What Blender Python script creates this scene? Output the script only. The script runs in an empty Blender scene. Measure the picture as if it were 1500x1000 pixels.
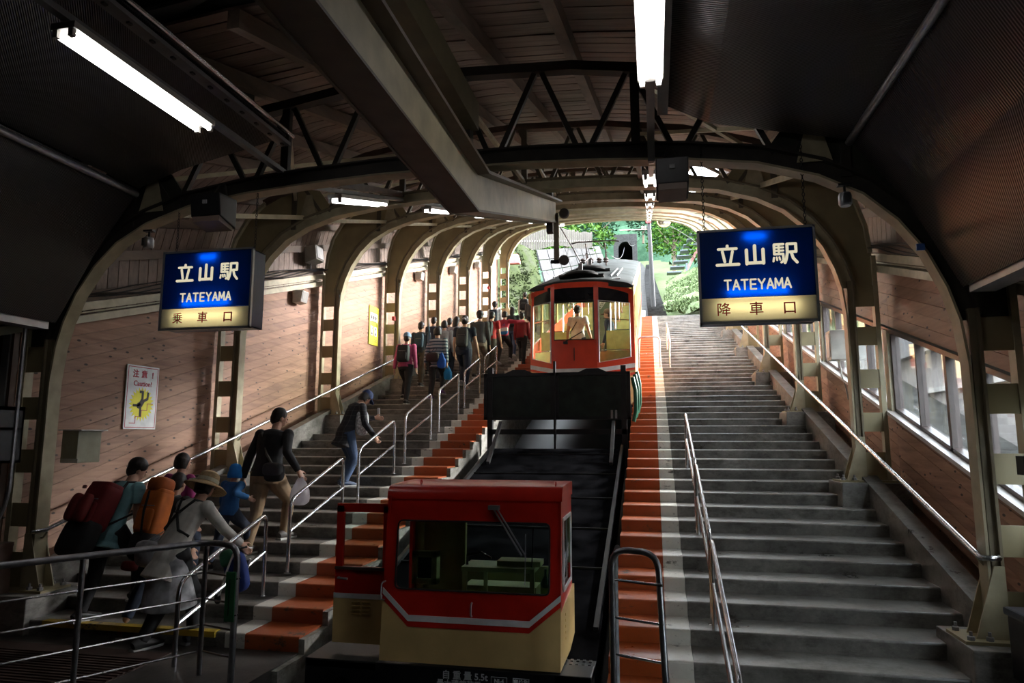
import bpy, bmesh, math, random
from mathutils import Vector, Matrix, Euler
from mathutils import noise as mnoise
random.seed(7)
scn = bpy.context.scene
COL = scn.collection
R = math.radians
S = .296                                     # rise per metre of the stairs, the track and the hall
def P(y): return -1.8 + S*y                  # height of the line through the stair nosings at y

# ------------------------------------------------------------ camera, sky, exposure
cam_d = bpy.data.cameras.new('camera'); cam_d.sensor_width = 36; cam_d.lens = 24.0; cam_d.clip_start = .05; cam_d.clip_end = 900
cam = bpy.data.objects.new('camera', cam_d); COL.objects.link(cam)
cam.location = (0, 0, 2.0); cam.rotation_euler = (R(90+8.0), 0, R(11.66))
scn.camera = cam
w = bpy.data.worlds.new('overcast_sky'); scn.world = w; w.use_nodes = True
nt = w.node_tree; bg = nt.nodes['Background']
tcw = nt.nodes.new('ShaderNodeTexCoord'); sx = nt.nodes.new('ShaderNodeSeparateXYZ'); rw = nt.nodes.new('ShaderNodeValToRGB')
rw.color_ramp.elements[0].position = .0; rw.color_ramp.elements[0].color = (.06, .08, .05, 1); rw.color_ramp.elements[1].position = .02; rw.color_ramp.elements[1].color = (.84, .92, 1.0, 1)
nt.links.new(tcw.outputs['Generated'], sx.inputs[0]); nt.links.new(sx.outputs[2], rw.inputs[0]); nt.links.new(rw.outputs[0], bg.inputs[0])   # overcast white above, dim ground below the horizon
bg.inputs[1].default_value = 17.0
scn.view_settings.view_transform = 'Standard'; scn.view_settings.look = 'None'
scn.view_settings.gamma = 1; scn.view_settings.use_curve_mapping = False
scn.view_settings.exposure = 0.15
sun_d = bpy.data.lights.new('hazy_sun', 'SUN'); sun_d.energy = 52.0; sun_d.angle = R(24); sun_d.color = (1.0, .96, .95)
sun = bpy.data.objects.new('hazy_sun', sun_d); COL.objects.link(sun)
sun.rotation_euler = Vector((.83, .42, .35)).to_track_quat('Z', 'Y').to_euler()
TUBE = 13.0

# ------------------------------------------------------------ materials
MATS = {}
def newmat(name):
    m = bpy.data.materials.new(name); m.use_nodes = True
    return m, m.node_tree, m.node_tree.nodes['Principled BSDF']
def N(nt, typ, **kw):
    n = nt.nodes.new(typ)
    for k, v in kw.items():
        if k.startswith('_'): n.inputs[k[1:].replace('_', ' ')].default_value = v
        else: setattr(n, k, v)
    return n
def coords(nt, kind='Object', scale=(1,1,1)):
    tc = N(nt, 'ShaderNodeTexCoord'); mp = N(nt, 'ShaderNodeMapping'); mp.inputs['Scale'].default_value = scale
    nt.links.new(tc.outputs[kind], mp.inputs['Vector']); return mp.outputs[0]
def geo(nt, scale=(1,1,1)):
    g = N(nt, 'ShaderNodeNewGeometry'); mp = N(nt, 'ShaderNodeMapping'); mp.inputs['Scale'].default_value = scale
    nt.links.new(g.outputs['Position'], mp.inputs['Vector']); return mp.outputs[0]
def ramp(nt, fac, stops):
    stops = [(p, tuple(c)) for p, c in stops]
    r = N(nt, 'ShaderNodeValToRGB'); el = r.color_ramp.elements
    while len(el) < len(stops): el.new(.5)
    for e, (p, c) in zip(list(el), stops): e.position = p; e.color = (c[0], c[1], c[2], 1)
    nt.links.new(fac, r.inputs[0]); return r.outputs[0]
def mix(nt, fac, a, b, mode='MIX'):
    m = N(nt, 'ShaderNodeMix', data_type='RGBA', blend_type=mode)
    for s, v in ((0, fac), (6, a), (7, b)):
        if hasattr(v, 'links'): nt.links.new(v, m.inputs[s])
        else: m.inputs[s].default_value = v if s == 0 else (*v, 1)
    return m.outputs[2]
def bump(nt, bsdf, h, strength=.3, dist=.01):
    b = N(nt, 'ShaderNodeBump'); b.inputs['Strength'].default_value = strength; b.inputs['Distance'].default_value = dist
    nt.links.new(h, b.inputs['Height']); nt.links.new(b.outputs[0], bsdf.inputs['Normal'])
def plain(name, col, rough=.5, metal=0, var=.12, scale=6, bmp=0, spec=.5):
    """a colour with a slight mottled variation"""
    if name in MATS: return MATS[name]
    m, nt, b = newmat(name)
    n = N(nt, 'ShaderNodeTexNoise', _Scale=scale, _Detail=5); nt.links.new(geo(nt), n.inputs['Vector'])
    lo = tuple(c*(1-var*1.6) for c in col); hi = tuple(min(1, c*(1+var)) for c in col)
    nt.links.new(ramp(nt, n.outputs[0], [(.3, lo), (.7, hi)]), b.inputs['Base Color'])
    b.inputs['Roughness'].default_value = rough; b.inputs['Metallic'].default_value = metal
    b.inputs['Specular IOR Level'].default_value = spec
    if bmp: bump(nt, b, n.outputs[0], bmp)
    MATS[name] = m; return m
def wood(name, dark, light, grain=(14, .9, 14), knots=True, rough=.6):
    if name in MATS: return MATS[name]
    m, nt, b = newmat(name)
    oi = N(nt, 'ShaderNodeObjectInfo')
    add = N(nt, 'ShaderNodeVectorMath', operation='ADD'); nt.links.new(geo(nt, grain), add.inputs[0])
    sc = N(nt, 'ShaderNodeMath', operation='MULTIPLY'); sc.inputs[1].default_value = 37; nt.links.new(oi.outputs['Random'], sc.inputs[0])
    nt.links.new(sc.outputs[0], add.inputs[1])
    n = N(nt, 'ShaderNodeTexNoise', _Scale=1.0, _Detail=7, _Roughness=.65); nt.links.new(add.outputs[0], n.inputs['Vector'])
    c = ramp(nt, n.outputs[0], [(.28, dark), (.72, light)])
    tint = ramp(nt, oi.outputs['Random'], [(0, (.72, .69, .66)), (.5, (.9, .88, .88)), (1, (1.0, .97, .94))])
    c = mix(nt, 1.0, c, tint, 'MULTIPLY')
    if knots:
        g2 = N(nt, 'ShaderNodeVectorMath', operation='ADD'); nt.links.new(geo(nt, (2.6, 2.1, 4.6)), g2.inputs[0]); nt.links.new(sc.outputs[0], g2.inputs[1])
        v = N(nt, 'ShaderNodeTexVoronoi', _Scale=2.1, _Randomness=1.0); nt.links.new(g2.outputs[0], v.inputs['Vector'])
        k = ramp(nt, v.outputs['Distance'], [(.12, (1, 1, 1)), (.165, (0, 0, 0))])
        c = mix(nt, k, c, tuple(x*.16 for x in dark))
    nt.links.new(c, b.inputs['Base Color']); b.inputs['Roughness'].default_value = rough
    bump(nt, b, n.outputs[0], .2, .004)
    MATS[name] = m; return m
def concrete(name, a, b_, rough=.55, paint=None):
    if name in MATS: return MATS[name]
    m, nt, b = newmat(name)
    if rough >= .7: b.inputs['Specular IOR Level'].default_value = .06        # dry outdoor concrete
    n1 = N(nt, 'ShaderNodeTexNoise', _Scale=1.3, _Detail=8, _Roughness=.7); nt.links.new(geo(nt), n1.inputs['Vector'])
    n2 = N(nt, 'ShaderNodeTexNoise', _Scale=22, _Detail=6, _Roughness=.7); nt.links.new(geo(nt, (1, 1, 1)), n2.inputs['Vector'])
    n3 = N(nt, 'ShaderNodeTexNoise', _Scale=3.2, _Detail=7, _Roughness=.75); nt.links.new(geo(nt, (1, 1, 2)), n3.inputs['Vector'])
    c = ramp(nt, n1.outputs[0], [(.3, a), (.68, b_)])
    c = mix(nt, .35, c, ramp(nt, n2.outputs[0], [(.3, (.25, .24, .22)), (.7, (1, 1, 1))]), 'MULTIPLY')
    c = mix(nt, .8, c, ramp(nt, n3.outputs[0], [(.36, (.30, .28, .25)), (.54, (1, 1, 1))]), 'MULTIPLY')
    if paint:
        wear = ramp(nt, n3.outputs[0], [(.34, (0, 0, 0)), (.4, (1, 1, 1))])
        wear2 = ramp(nt, n2.outputs[0], [(.30, (.2, .2, .2)), (.4, (1, 1, 1))])
        pc = mix(nt, .5, paint, ramp(nt, n1.outputs[0], [(.3, tuple(x*.55 for x in paint)), (.7, tuple(min(1, x*1.2) for x in paint))]))
        c = mix(nt, mix(nt, 1.0, wear, wear2, 'MULTIPLY'), c, pc)
    nt.links.new(c, b.inputs['Base Color'])
    nt.links.new(ramp(nt, n1.outputs[0], [(.3, (rough-.2,)*3), (.7, (rough+.15,)*3)]), b.inputs['Roughness'])
    bump(nt, b, n2.outputs[0], .35, .006)
    MATS[name] = m; return m
def emit(name, col, strength):
    if name in MATS: return MATS[name]
    m = bpy.data.materials.new(name); m.use_nodes = True; nt = m.node_tree; nt.nodes.clear()
    e = N(nt, 'ShaderNodeEmission'); e.inputs[0].default_value = (*col, 1); e.inputs[1].default_value = strength
    o = N(nt, 'ShaderNodeOutputMaterial'); nt.links.new(e.outputs[0], o.inputs[0]); MATS[name] = m; return m
def glass(name, tint=(.93, .97, .96), refl=.5):
    if name in MATS: return MATS[name]
    m = bpy.data.materials.new(name); m.use_nodes = True; nt = m.node_tree; nt.nodes.clear()
    t = N(nt, 'ShaderNodeBsdfTransparent'); t.inputs[0].default_value = (*tint, 1)
    g = N(nt, 'ShaderNodeBsdfGlossy'); g.inputs['Roughness'].default_value = .02
    f = N(nt, 'ShaderNodeFresnel'); f.inputs[0].default_value = 1.5
    mu = N(nt, 'ShaderNodeMath', operation='MULTIPLY'); mu.inputs[1].default_value = refl; nt.links.new(f.outputs[0], mu.inputs[0])
    x = N(nt, 'ShaderNodeMixShader'); nt.links.new(mu.outputs[0], x.inputs[0]); nt.links.new(t.outputs[0], x.inputs[1]); nt.links.new(g.outputs[0], x.inputs[2])
    o = N(nt, 'ShaderNodeOutputMaterial'); nt.links.new(x.outputs[0], o.inputs[0]); MATS[name] = m; return m
def translucent(name, col):
    if name in MATS: return MATS[name]
    m = bpy.data.materials.new(name); m.use_nodes = True; nt = m.node_tree; nt.nodes.clear()
    t = N(nt, 'ShaderNodeBsdfTranslucent'); t.inputs[0].default_value = (*col, 1)
    d = N(nt, 'ShaderNodeBsdfPrincipled'); d.inputs['Base Color'].default_value = (*[c*.5 for c in col], 1); d.inputs['Roughness'].default_value = .35
    x = N(nt, 'ShaderNodeMixShader'); x.inputs[0].default_value = .35
    nt.links.new(t.outputs[0], x.inputs[1]); nt.links.new(d.outputs[0], x.inputs[2])
    o = N(nt, 'ShaderNodeOutputMaterial'); nt.links.new(x.outputs[0], o.inputs[0]); MATS[name] = m; return m

WOOD = wood('knotty_wall_wood', (.19, .092, .052), (.43, .24, .15), grain=(10, .9, 12))
ROOFWOOD = wood('weathered_roof_boards', (.16, .11, .085), (.34, .25, .20), grain=(.9, 12, 5), knots=False)
TIMBER = wood('roof_timber', (.12, .085, .06), (.24, .175, .13), grain=(8, .8, 8), knots=False)
CONC = concrete('stair_concrete', (.085, .078, .068), (.30, .285, .255), .42)
CONCD = concrete('dark_concrete', (.07, .065, .055), (.16, .15, .13), .6)
ORANGE = concrete('orange_step_paint', (.14, .09, .06), (.2, .14, .1), .45, (.40, .085, .020))
WHITEP = concrete('white_step_paint', (.22, .21, .18), (.32, .3, .27), .5, (.66, .64, .57))
YELLOW = concrete('yellow_edge_paint', (.1, .09, .06), (.15, .13, .1), .5, (.55, .36, .03))
BEIGE = plain('cream_steel_paint', (.40, .35, .225), .45, var=.15, scale=5)
OLIVE = plain('olive_steel_paint', (.29, .24, .13), .45, var=.12, scale=3)
DKGREEN = plain('dark_green_steel', (.035, .037, .028), .4, var=.3)
CREAM = plain('cream_trim_paint', (.52, .47, .33), .5)
DARKST = plain('dark_truss_steel', (.035, .03, .024), .5, var=.25)
RUST = plain('brown_truss_steel', (.10, .065, .045), .55, var=.2)
BLACK = plain('black_paint', (.012, .012, .013), .38, var=.3, scale=9)
WETBLACK = plain('wet_black_deck', (.007, .007, .008), .7, var=.5, scale=3, bmp=.3, spec=.0)
PITM = plain('oily_pit_black', (.01, .01, .01), .5)
STEEL = plain('brushed_stainless', (.62, .62, .64), .24, 1.0, var=.08, scale=14)
STEELD = plain('worn_grey_pipe', (.36, .36, .38), .36, .9, var=.15, scale=18)
ALU = plain('grey_aluminium', (.40, .41, .43), .4, .6)
RED = plain('train_red_paint', (.60, .022, .012), .28, var=.12, scale=4)
REDO = plain('train_orange_red_paint', (.72, .065, .025), .28, var=.08, scale=3)
TCREAM = plain('train_cream_paint', (.66, .46, .19), .35, var=.1, scale=3)
WHITE = plain('white_paint', (.72, .72, .71), .4)
LWHITE = plain('off_white_plastic', (.55, .53, .48), .45)
GREY = plain('grey_steel', (.22, .22, .22), .4)
GLASS = glass('window_glass', (.96, .98, .98), .6)
CABGLASS = glass('cab_glass', (.80, .86, .84), .9)
TUBEM = emit('fluorescent_tube', (1.0, .97, .98), TUBE)
BROWNSTEEL = plain('brown_steel', (.19, .155, .095), .5)
RUBBER = plain('black_rubber', (.015, .015, .015), .7)
def mesh_sheet():
    m, nt, b = newmat('black_mesh_sheet'); b.inputs['Base Color'].default_value = (.022, .021, .02, 1); b.inputs['Roughness'].default_value = .34
    wv = N(nt, 'ShaderNodeTexWave', _Scale=26.0); wv.bands_direction = 'DIAGONAL'; nt.links.new(geo(nt), wv.inputs['Vector'])
    n = N(nt, 'ShaderNodeTexNoise', _Scale=2.0, _Detail=4); nt.links.new(geo(nt), n.inputs['Vector'])
    a = N(nt, 'ShaderNodeMath', operation='ADD'); nt.links.new(wv.outputs['Fac'], a.inputs[0])
    mu = N(nt, 'ShaderNodeMath', operation='MULTIPLY'); mu.inputs[1].default_value = 3; nt.links.new(n.outputs[0], mu.inputs[0]); nt.links.new(mu.outputs[0], a.inputs[1])
    bump(nt, b, a.outputs[0], .45, .01)
    return m
SHEET = mesh_sheet()

# ------------------------------------------------------------ mesh collector
class MB:
    def __init__(s): s.v = []; s.f = []; s.m = []; s.mats = []
    def add(s, vs, fs, mat=0):
        o = len(s.v); s.v += [Vector(p) for p in vs]; s.f += [tuple(i+o for i in f) for f in fs]; s.m += [mat]*len(fs); return s
    def hexa(s, p, mat=0):      # 8 corners: bottom loop then top loop
        return s.add(p, [(3,2,1,0),(4,5,6,7),(0,1,5,4),(1,2,6,5),(2,3,7,6),(3,0,4,7)], mat)
    def box(s, x0, x1, y0, y1, z0, z1, mat=0, sh=0.0):   # sh: rise per metre along y
        z = lambda zz, y: zz + sh*(y-y0)
        return s.hexa([(x0,y0,z(z0,y0)),(x1,y0,z(z0,y0)),(x1,y1,z(z0,y1)),(x0,y1,z(z0,y1)),
                       (x0,y0,z(z1,y0)),(x1,y0,z(z1,y0)),(x1,y1,z(z1,y1)),(x0,y1,z(z1,y1))], mat)
    def bar(s, a, b, w, h, up=(0,0,1), mat=0):           # rectangular bar from a to b
        a, b = Vector(a), Vector(b); t = (b-a).normalized(); up = Vector(up)
        x = t.cross(up)
        if x.length < 1e-4: x = t.cross(Vector((1,0,0)))
        x.normalize(); u = x.cross(t); q = []
        for c in (a, b):
            q += [c-x*w/2-u*h/2, c+x*w/2-u*h/2, c+x*w/2+u*h/2, c-x*w/2+u*h/2]
        return s.add(q, [(0,1,2,3),(7,6,5,4),(0,4,5,1),(1,5,6,2),(2,6,7,3),(3,7,4,0)], mat)
    def prism(s, poly, axis, a, b, mat=0, fn=None):      # poly of (p,q) extruded along an axis from a to b
        def pt(p, q, t):
            r = {'x': (t,p,q), 'y': (p,t,q), 'z': (p,q,t)}[axis]
            return fn(r) if fn else r
        n = len(poly); vs = [pt(p,q,a) for p,q in poly]+[pt(p,q,b) for p,q in poly]
        return s.add(vs, [tuple(range(n))[::-1], tuple(range(n,2*n))]+[(i,(i+1)%n,(i+1)%n+n,i+n) for i in range(n)], mat)
    def tube(s, pts, r, n=8, closed=False, mat=0, caps=True):
        pts = [Vector(p) for p in pts]; k = len(pts); o = len(s.v); prev = None
        rr = r if isinstance(r, (list, tuple)) else [r]*k
        for i, p in enumerate(pts):
            if closed: t = pts[(i+1) % k]-pts[i-1]
            else: t = (pts[min(i+1,k-1)]-pts[max(i-1,0)])
            t.normalize()
            if prev is None:
                x = t.cross(Vector((0,0,1)))
                if x.length < 1e-3: x = t.cross(Vector((0,1,0)))
            else: x = prev - t*prev.dot(t)
            x.normalize(); prev = x; y = t.cross(x)
            for j in range(n):
                a = 2*math.pi*j/n; s.v.append(p + (x*math.cos(a)+y*math.sin(a))*rr[i])
        m = k if closed else k-1
        for i in range(m):
            for j in range(n):
                a = o+i*n+j; b = o+i*n+(j+1) % n; c = o+((i+1) % k)*n+(j+1) % n; d = o+((i+1) % k)*n+j
                s.f.append((a,b,c,d)); s.m.append(mat)
        if caps and not closed:
            s.f.append(tuple(o+j for j in range(n))[::-1]); s.f.append(tuple(o+(k-1)*n+j for j in range(n))); s.m += [mat, mat]
        return s
    def ell(s, c, r, nu=12, nv=8, rot=None, mat=0):
        c = Vector(c); o = len(s.v); M_ = rot or Matrix.Identity(3)
        s.v.append(c+M_@Vector((0,0,-r[2])))
        for i in range(1, nv):
            ph = -math.pi/2+math.pi*i/nv
            for j in range(nu):
                a = 2*math.pi*j/nu
                s.v.append(c+M_@Vector((r[0]*math.cos(ph)*math.cos(a), r[1]*math.cos(ph)*math.sin(a), r[2]*math.sin(ph))))
        s.v.append(c+M_@Vector((0,0,r[2]))); L = len(s.v)-1
        for j in range(nu):
            s.f.append((o, o+1+(j+1)%nu, o+1+j)); s.m.append(mat)
            s.f.append((L, L-nu+j, L-nu+(j+1)%nu)); s.m.append(mat)
        for i in range(nv-2):
            for j in range(nu):
                a = o+1+i*nu+j; b = o+1+i*nu+(j+1)%nu; s.f.append((a,b,b+nu,a+nu)); s.m.append(mat)
        return s
    def lathe(s, prof, c, n=16, axis='z', mat=0):
        c = Vector(c); o = len(s.v)
        for r, h in prof:
            for j in range(n):
                a = 2*math.pi*j/n; p = (r*math.cos(a), r*math.sin(a), h)
                if axis == 'y': p = (p[0], p[2], p[1])
                if axis == 'x': p = (p[2], p[0], p[1])
                s.v.append(c+Vector(p))
        for i in range(len(prof)-1):
            for j in range(n):
                a = o+i*n+j; b = o+i*n+(j+1)%n; s.f.append((a,b,b+n,a+n)); s.m.append(mat)
        s.f.append(tuple(o+j for j in range(n))[::-1]); s.f.append(tuple(o+(len(prof)-1)*n+j for j in range(n))); s.m += [mat, mat]
        return s
    def build(s, name, mat, parent=None, smooth=False, local=False, bevel=0, at=None, kind=None, bseg=2):
        me = bpy.data.meshes.new(name)
        off = Vector((0,0,0))
        if parent is not None and not local: off = world_of(parent)
        if at is not None: off = Vector(at)
        me.from_pydata([tuple(p-off) for p in s.v], [], s.f)
        ms = mat if isinstance(mat, (list, tuple)) else [mat]
        for q in ms: me.materials.append(q)
        if len(ms) > 1: me.polygons.foreach_set('material_index', s.m)
        bm = bmesh.new(); bm.from_mesh(me); bmesh.ops.recalc_face_normals(bm, faces=bm.faces)
        if bevel: bmesh.ops.bevel(bm, geom=[e for e in bm.edges if e.calc_face_angle(0) > .5], offset=bevel, segments=bseg, affect='EDGES', profile=.6, clamp_overlap=True)
        bm.to_mesh(me); bm.free()
        if smooth:
            me.polygons.foreach_set('use_smooth', [True]*len(me.polygons))
            try: me.set_sharp_from_angle(angle=R(40))
            except Exception: pass
        o = bpy.data.objects.new(name, me); COL.objects.link(o)
        if parent is not None: o.parent = parent
        if at is not None: o.location = off - (world_of(parent) if parent is not None else Vector((0,0,0)))
        if kind: o['kind'] = kind
        return o
def world_of(o):
    p = Vector((0,0,0))
    while o is not None: p += o.location; o = o.parent
    return p
def tag(o, label=None, cat=None, group=None, kind=None):
    if label: o['label'] = label
    if cat: o['category'] = cat
    if group: o['group'] = group
    if kind: o['kind'] = kind
    return o
def thing(name, loc, label=None, cat=None, group=None, kind=None, rz=0):
    o = bpy.data.objects.new(name, None); COL.objects.link(o); o.location = loc; o.rotation_euler = (0,0,rz); o.empty_display_size = .2
    return tag(o, label, cat, group, kind)
def again(o, loc, parent=None):          # a further object on the same mesh
    c = o.copy(); COL.objects.link(c); c.location = loc
    if parent is not None: c.parent = parent
    return c
def copy_tree(o, parent=None):
    c = o.copy(); COL.objects.link(c)
    if parent is not None: c.parent = parent
    for ch in list(o.children): copy_tree(ch, c)
    return c
def arc(c, r, a0, a1, n, plane='yz'):
    out = []
    for i in range(n+1):
        a = R(a0+(a1-a0)*i/n); p, q = r*math.cos(a), r*math.sin(a)
        out.append({'yz': (c[0], c[1]+p, c[2]+q), 'xz': (c[0]+p, c[1], c[2]+q), 'xy': (c[0]+p, c[1]+q, c[2])}[plane])
    return out
def fillet(pts, r, n=5):                 # round the inner corners of a path
    pts = [Vector(p) for p in pts]; out = [pts[0]]
    for i in range(1, len(pts)-1):
        a = (pts[i-1]-pts[i]); b = (pts[i+1]-pts[i]); d = min(r, a.length*.49, b.length*.49)
        p0 = pts[i]+a.normalized()*d; p1 = pts[i]+b.normalized()*d
        for k in range(n+1):
            t = k/n; out.append(p0*(1-t)**2+pts[i]*2*t*(1-t)+p1*t*t)
    out.append(pts[-1]); return out
def text_mesh(body, size, bold=0.0, depth=.004, align='CENTER'):
    c = bpy.data.curves.new('text', 'FONT'); c.body = body; c.size = size; c.extrude = depth; c.offset = bold; c.align_x = align; c.align_y = 'CENTER'
    c.resolution_u = 3
    o = bpy.data.objects.new('text', c); COL.objects.link(o); bpy.context.view_layer.update()
    me = bpy.data.meshes.new_from_object(o); bpy.data.objects.remove(o); bpy.data.curves.remove(c); return me
def text(name, body, size, loc, rot, mat, parent, bold=0.0, depth=.003, sx=1.0):
    me = text_mesh(body, size, bold, depth); me.materials.clear(); me.materials.append(mat); me.name = name
    o = bpy.data.objects.new(name, me); COL.objects.link(o); o.parent = parent
    o.location = Vector(loc)-world_of(parent); o.rotation_euler = rot; o.scale = (sx,1,1)
    return o
FR = (R(90), 0, 0)                       # text that faces the camera's side (-y)

# ============================================================ the setting
YK = [6.7+3.64*k for k in range(8)]          # the portal frames
CX = -2.05                                   # middle of the hall
T = .48; RISE = S*T
NST = 53
# ------------------------------------------------------------ stairs
def stair_side(name, x0, x1, bands, k0, k1):
    root = thing(name, (0, 0, 0), kind='structure')
    protos = {}
    for nm, a, b, m in bands:
        mb = MB(); bev = .016
        # one step: tread, riser and a rounded nosing
        prof = [(0, -.30), (0, -bev*1.1), (bev*.35, -bev*.35), (bev*1.1, 0), (T+.06, 0), (T+.06, -.30)]
        mb.prism(prof, 'x', a, b)
        protos[nm] = (mb, m)
    for nm, (mb, m) in protos.items():
        o = mb.build(nm, m, root, smooth=False)
        for k in range(k0, k1):
            y = 6.38+T*k
            j = random.uniform(-.004, .004)
            if k == k0: q = o
            else: q = again(o, (0,0,0), root)
            q.location = (0, y, P(y)+(j if nm == 'step' else j*.5))
    return root
stair_side('stairs', -6.95, -3.42, [('step', -6.95, -4.22, CONC), ('white_step', -4.218, -4.002, WHITEP), ('orange_step', -4.0, -3.42, ORANGE)], 0, NST)
stair_side('stairs', -.45, 2.76, [('orange_step', -.45, .058, ORANGE), ('white_step', .06, .278, WHITEP), ('step', .28, 2.76, CONC)], -1, NST)
# stair mass beneath and the side walls of the track pit
mb = MB(); mb.prism([(5.4, -1.6), (6.38, -1.6), (36, P(36)-1.6), (36, P(36)-.25), (6.3, P(6.38)-.25), (5.4, -.1)], 'x', -3.6, -3.43)
mb.build('pit_wall', concrete('pale_pit_concrete', (.18, .17, .15), (.42, .40, .35), .6), kind='structure')
mb = MB(); mb.prism([(1, -1.6), (6.38, -1.6), (36, P(36)-1.6), (36, P(36)-.25), (6.3, P(6.38)-.25), (1, -.1)], 'x', -.44, -.27)
mb.build('pit_wall', concrete('pale_pit_concrete', (), ()), kind='structure')
mb = MB(); mb.prism([(-4.3, -1.7), (5.5, -1.5), (36, P(36)-1.6), (36, P(36)-1.8), (5.5, -1.9), (-4.3, -1.9)], 'x', -8.2, 4.0)
mb.build('track_bed', PITM, kind='structure')
# stepped concrete face under the orange steps on the track side (left)
root = thing('stair_edge', (0,0,0), kind='structure')
mb = MB(); mb.box(-3.425, -3.36, 0, T, -.42, -.02); e0 = mb.build('edge_block', MATS['pale_pit_concrete'], root)
for k in range(-1, 40):
    y = 6.38+T*k; q = e0 if k == -1 else again(e0, (0,0,0), root); q.location = (0, y, P(y))
# ------------------------------------------------------------ floors
mb = MB(); mb.box(-9.5, -3.42, -4, 6.40, -.4, -.055)
mb.build('floor', concrete('dark_floor_concrete', (.05, .045, .04), (.12, .11, .10), .5), kind='structure')
mb = MB(); mb.box(-.45, 5.5, -4, 5.92, -.4, -.195)
mb.build('floor', MATS['dark_floor_concrete'], kind='structure')
# ribbed dark mat of the lower floor
root = tag(thing('ribbed_floor_mat', (-7, 4, -.055)), 'dark brown ribbed floor mat behind the lower pipe fence at left', 'mat')
MATM = plain('brown_ribbed_mat', (.06, .032, .024), .7, var=.2)
mb = MB(); mb.box(-9, -4.6, -1, 6.1, -.055, -.045); mb.build('mat_base', MATM, root)
mb = MB()
for i in range(110):
    y = -.9+i*.062; mb.box(-9, -4.6, y, y+.026, -.045, -.033)
tag(mb.build('ribs', MATM, root), kind='stuff')
mb = MB(); mb.box(-6.35, -4.32, 6.355, 6.45, P(6.38)-.05, P(6.38)+.006)
tag(mb.build('yellow_edge_strip', YELLOW), 'worn yellow painted strip on the nosing of the lowest step at left', 'floor strip')
# ------------------------------------------------------------ curbs and pedestals
mb = MB(); mb.prism([(6.9, P(6.9)-.5), (34, P(34)-.5), (34, P(34)+.24), (6.9, P(6.9)+.24)], 'x', 2.76, 2.96); mb.build('curb', CONC, kind='structure')
mb = MB(); mb.prism([(6.9, P(6.9)-.5), (34, P(34)-.5), (34, P(34)+.30), (6.9, P(6.9)+.30)], 'x', -7.08, -6.90); mb.build('curb', CONC, kind='structure')
mb = MB(); mb.prism([(4, P(4)-.9), (34, P(34)-.9), (34, P(34)-.45), (4, P(4)-.45)], 'x', 2.9, 3.4); mb.build('gutter', CONCD, kind='structure')
mb = MB(); mb.prism([(4, P(4)-.9), (34, P(34)-.9), (34, P(34)-.2), (4, P(4)-.2)], 'x', -7.5, -7.0); mb.build('gutter', CONCD, kind='structure')
for k, y in enumerate(YK):
    zt = P(y)+.14
    mb = MB(); mb.hexa([(2.40,y-.42,zt-.62),(3.3,y-.42,zt-.62),(3.3,y+.40,zt-.62),(2.40,y+.40,zt-.62),(2.44,y-.36,zt),(3.3,y-.36,zt),(3.3,y+.40,zt),(2.44,y+.40,zt)])
    mb.build('pedestal', CONC, kind='structure', bevel=.012)
    mb = MB(); mb.hexa([(-7.5,y-.42,zt-.62),(-6.50,y-.42,zt-.62),(-6.50,y+.40,zt-.62),(-7.5,y+.40,zt-.62),(-7.5,y-.36,zt),(-6.56,y-.36,zt),(-6.56,y+.40,zt),(-7.5,y+.40,zt)])
    mb.build('pedestal', CONC, kind='structure', bevel=.012)

# ------------------------------------------------------------ portal frames
INNER = [(4.78,.0),(4.78,2.45),(4.74,2.85),(4.66,3.15),(4.52,3.48),(4.30,3.80),(4.02,4.07),(3.64,4.28),(3.1,4.45),(2.4,4.55),(1.6,4.61),(.8,4.645),(0,4.65)]
def full(pts): return [(-u, z) for u, z in pts]+[(u, z) for u, z in pts[::-1]][1:]
OUTER = [(5.16, .0), (5.16, 3.35), (5.12, 3.75), (5.0, 4.15), (4.78, 4.5), (4.45, 4.78)]
UPPER = [(4.45, 4.72), (3.6, 5.12), (2.6, 5.42), (1.3, 5.62), (0, 5.68)]
def sweep_xz(mb, pts, x0, y, zb, wy, th, off=0.0, mat=0):
    """flat strip following a path in the x-z plane: wy wide along y, th thick; off shifts along the normal"""
    L = []
    n = len(pts)
    for i, (u, z) in enumerate(pts):
        a = pts[max(i-1,0)]; b = pts[min(i+1,n-1)]
        t = Vector((b[0]-a[0], b[1]-a[1])).normalized(); nn = Vector((-t.y, t.x))
        L.append(((u+nn.x*off, z+nn.y*off), (u+nn.x*(off+th), z+nn.y*(off+th))))
    vs = []
    for (p, q) in L:
        vs += [(x0+p[0], y-wy/2, zb+p[1]), (x0+p[0], y+wy/2, zb+p[1]), (x0+q[0], y+wy/2, zb+q[1]), (x0+q[0], y-wy/2, zb+q[1])]
    fs = [(0,1,2,3), tuple((n-1)*4+i for i in (3,2,1,0))]
    for i in range(n-1):
        for j in range(4): fs.append((i*4+j, (i+1)*4+j, (i+1)*4+(j+1)%4, i*4+(j+1)%4))
    mb.add(vs, fs, mat)
def height_on(pts, u):
    pts = sorted((abs(a), z) for a, z in pts)
    u = abs(u)
    for (a, za), (b, zb) in zip(pts, pts[1:]):
        if a <= u <= b: return za+(zb-za)*(u-a)/max(b-a, 1e-6)
    return pts[-1][1]
CURVE = [(u, z) for u, z in INNER if z > 2.8]
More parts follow.
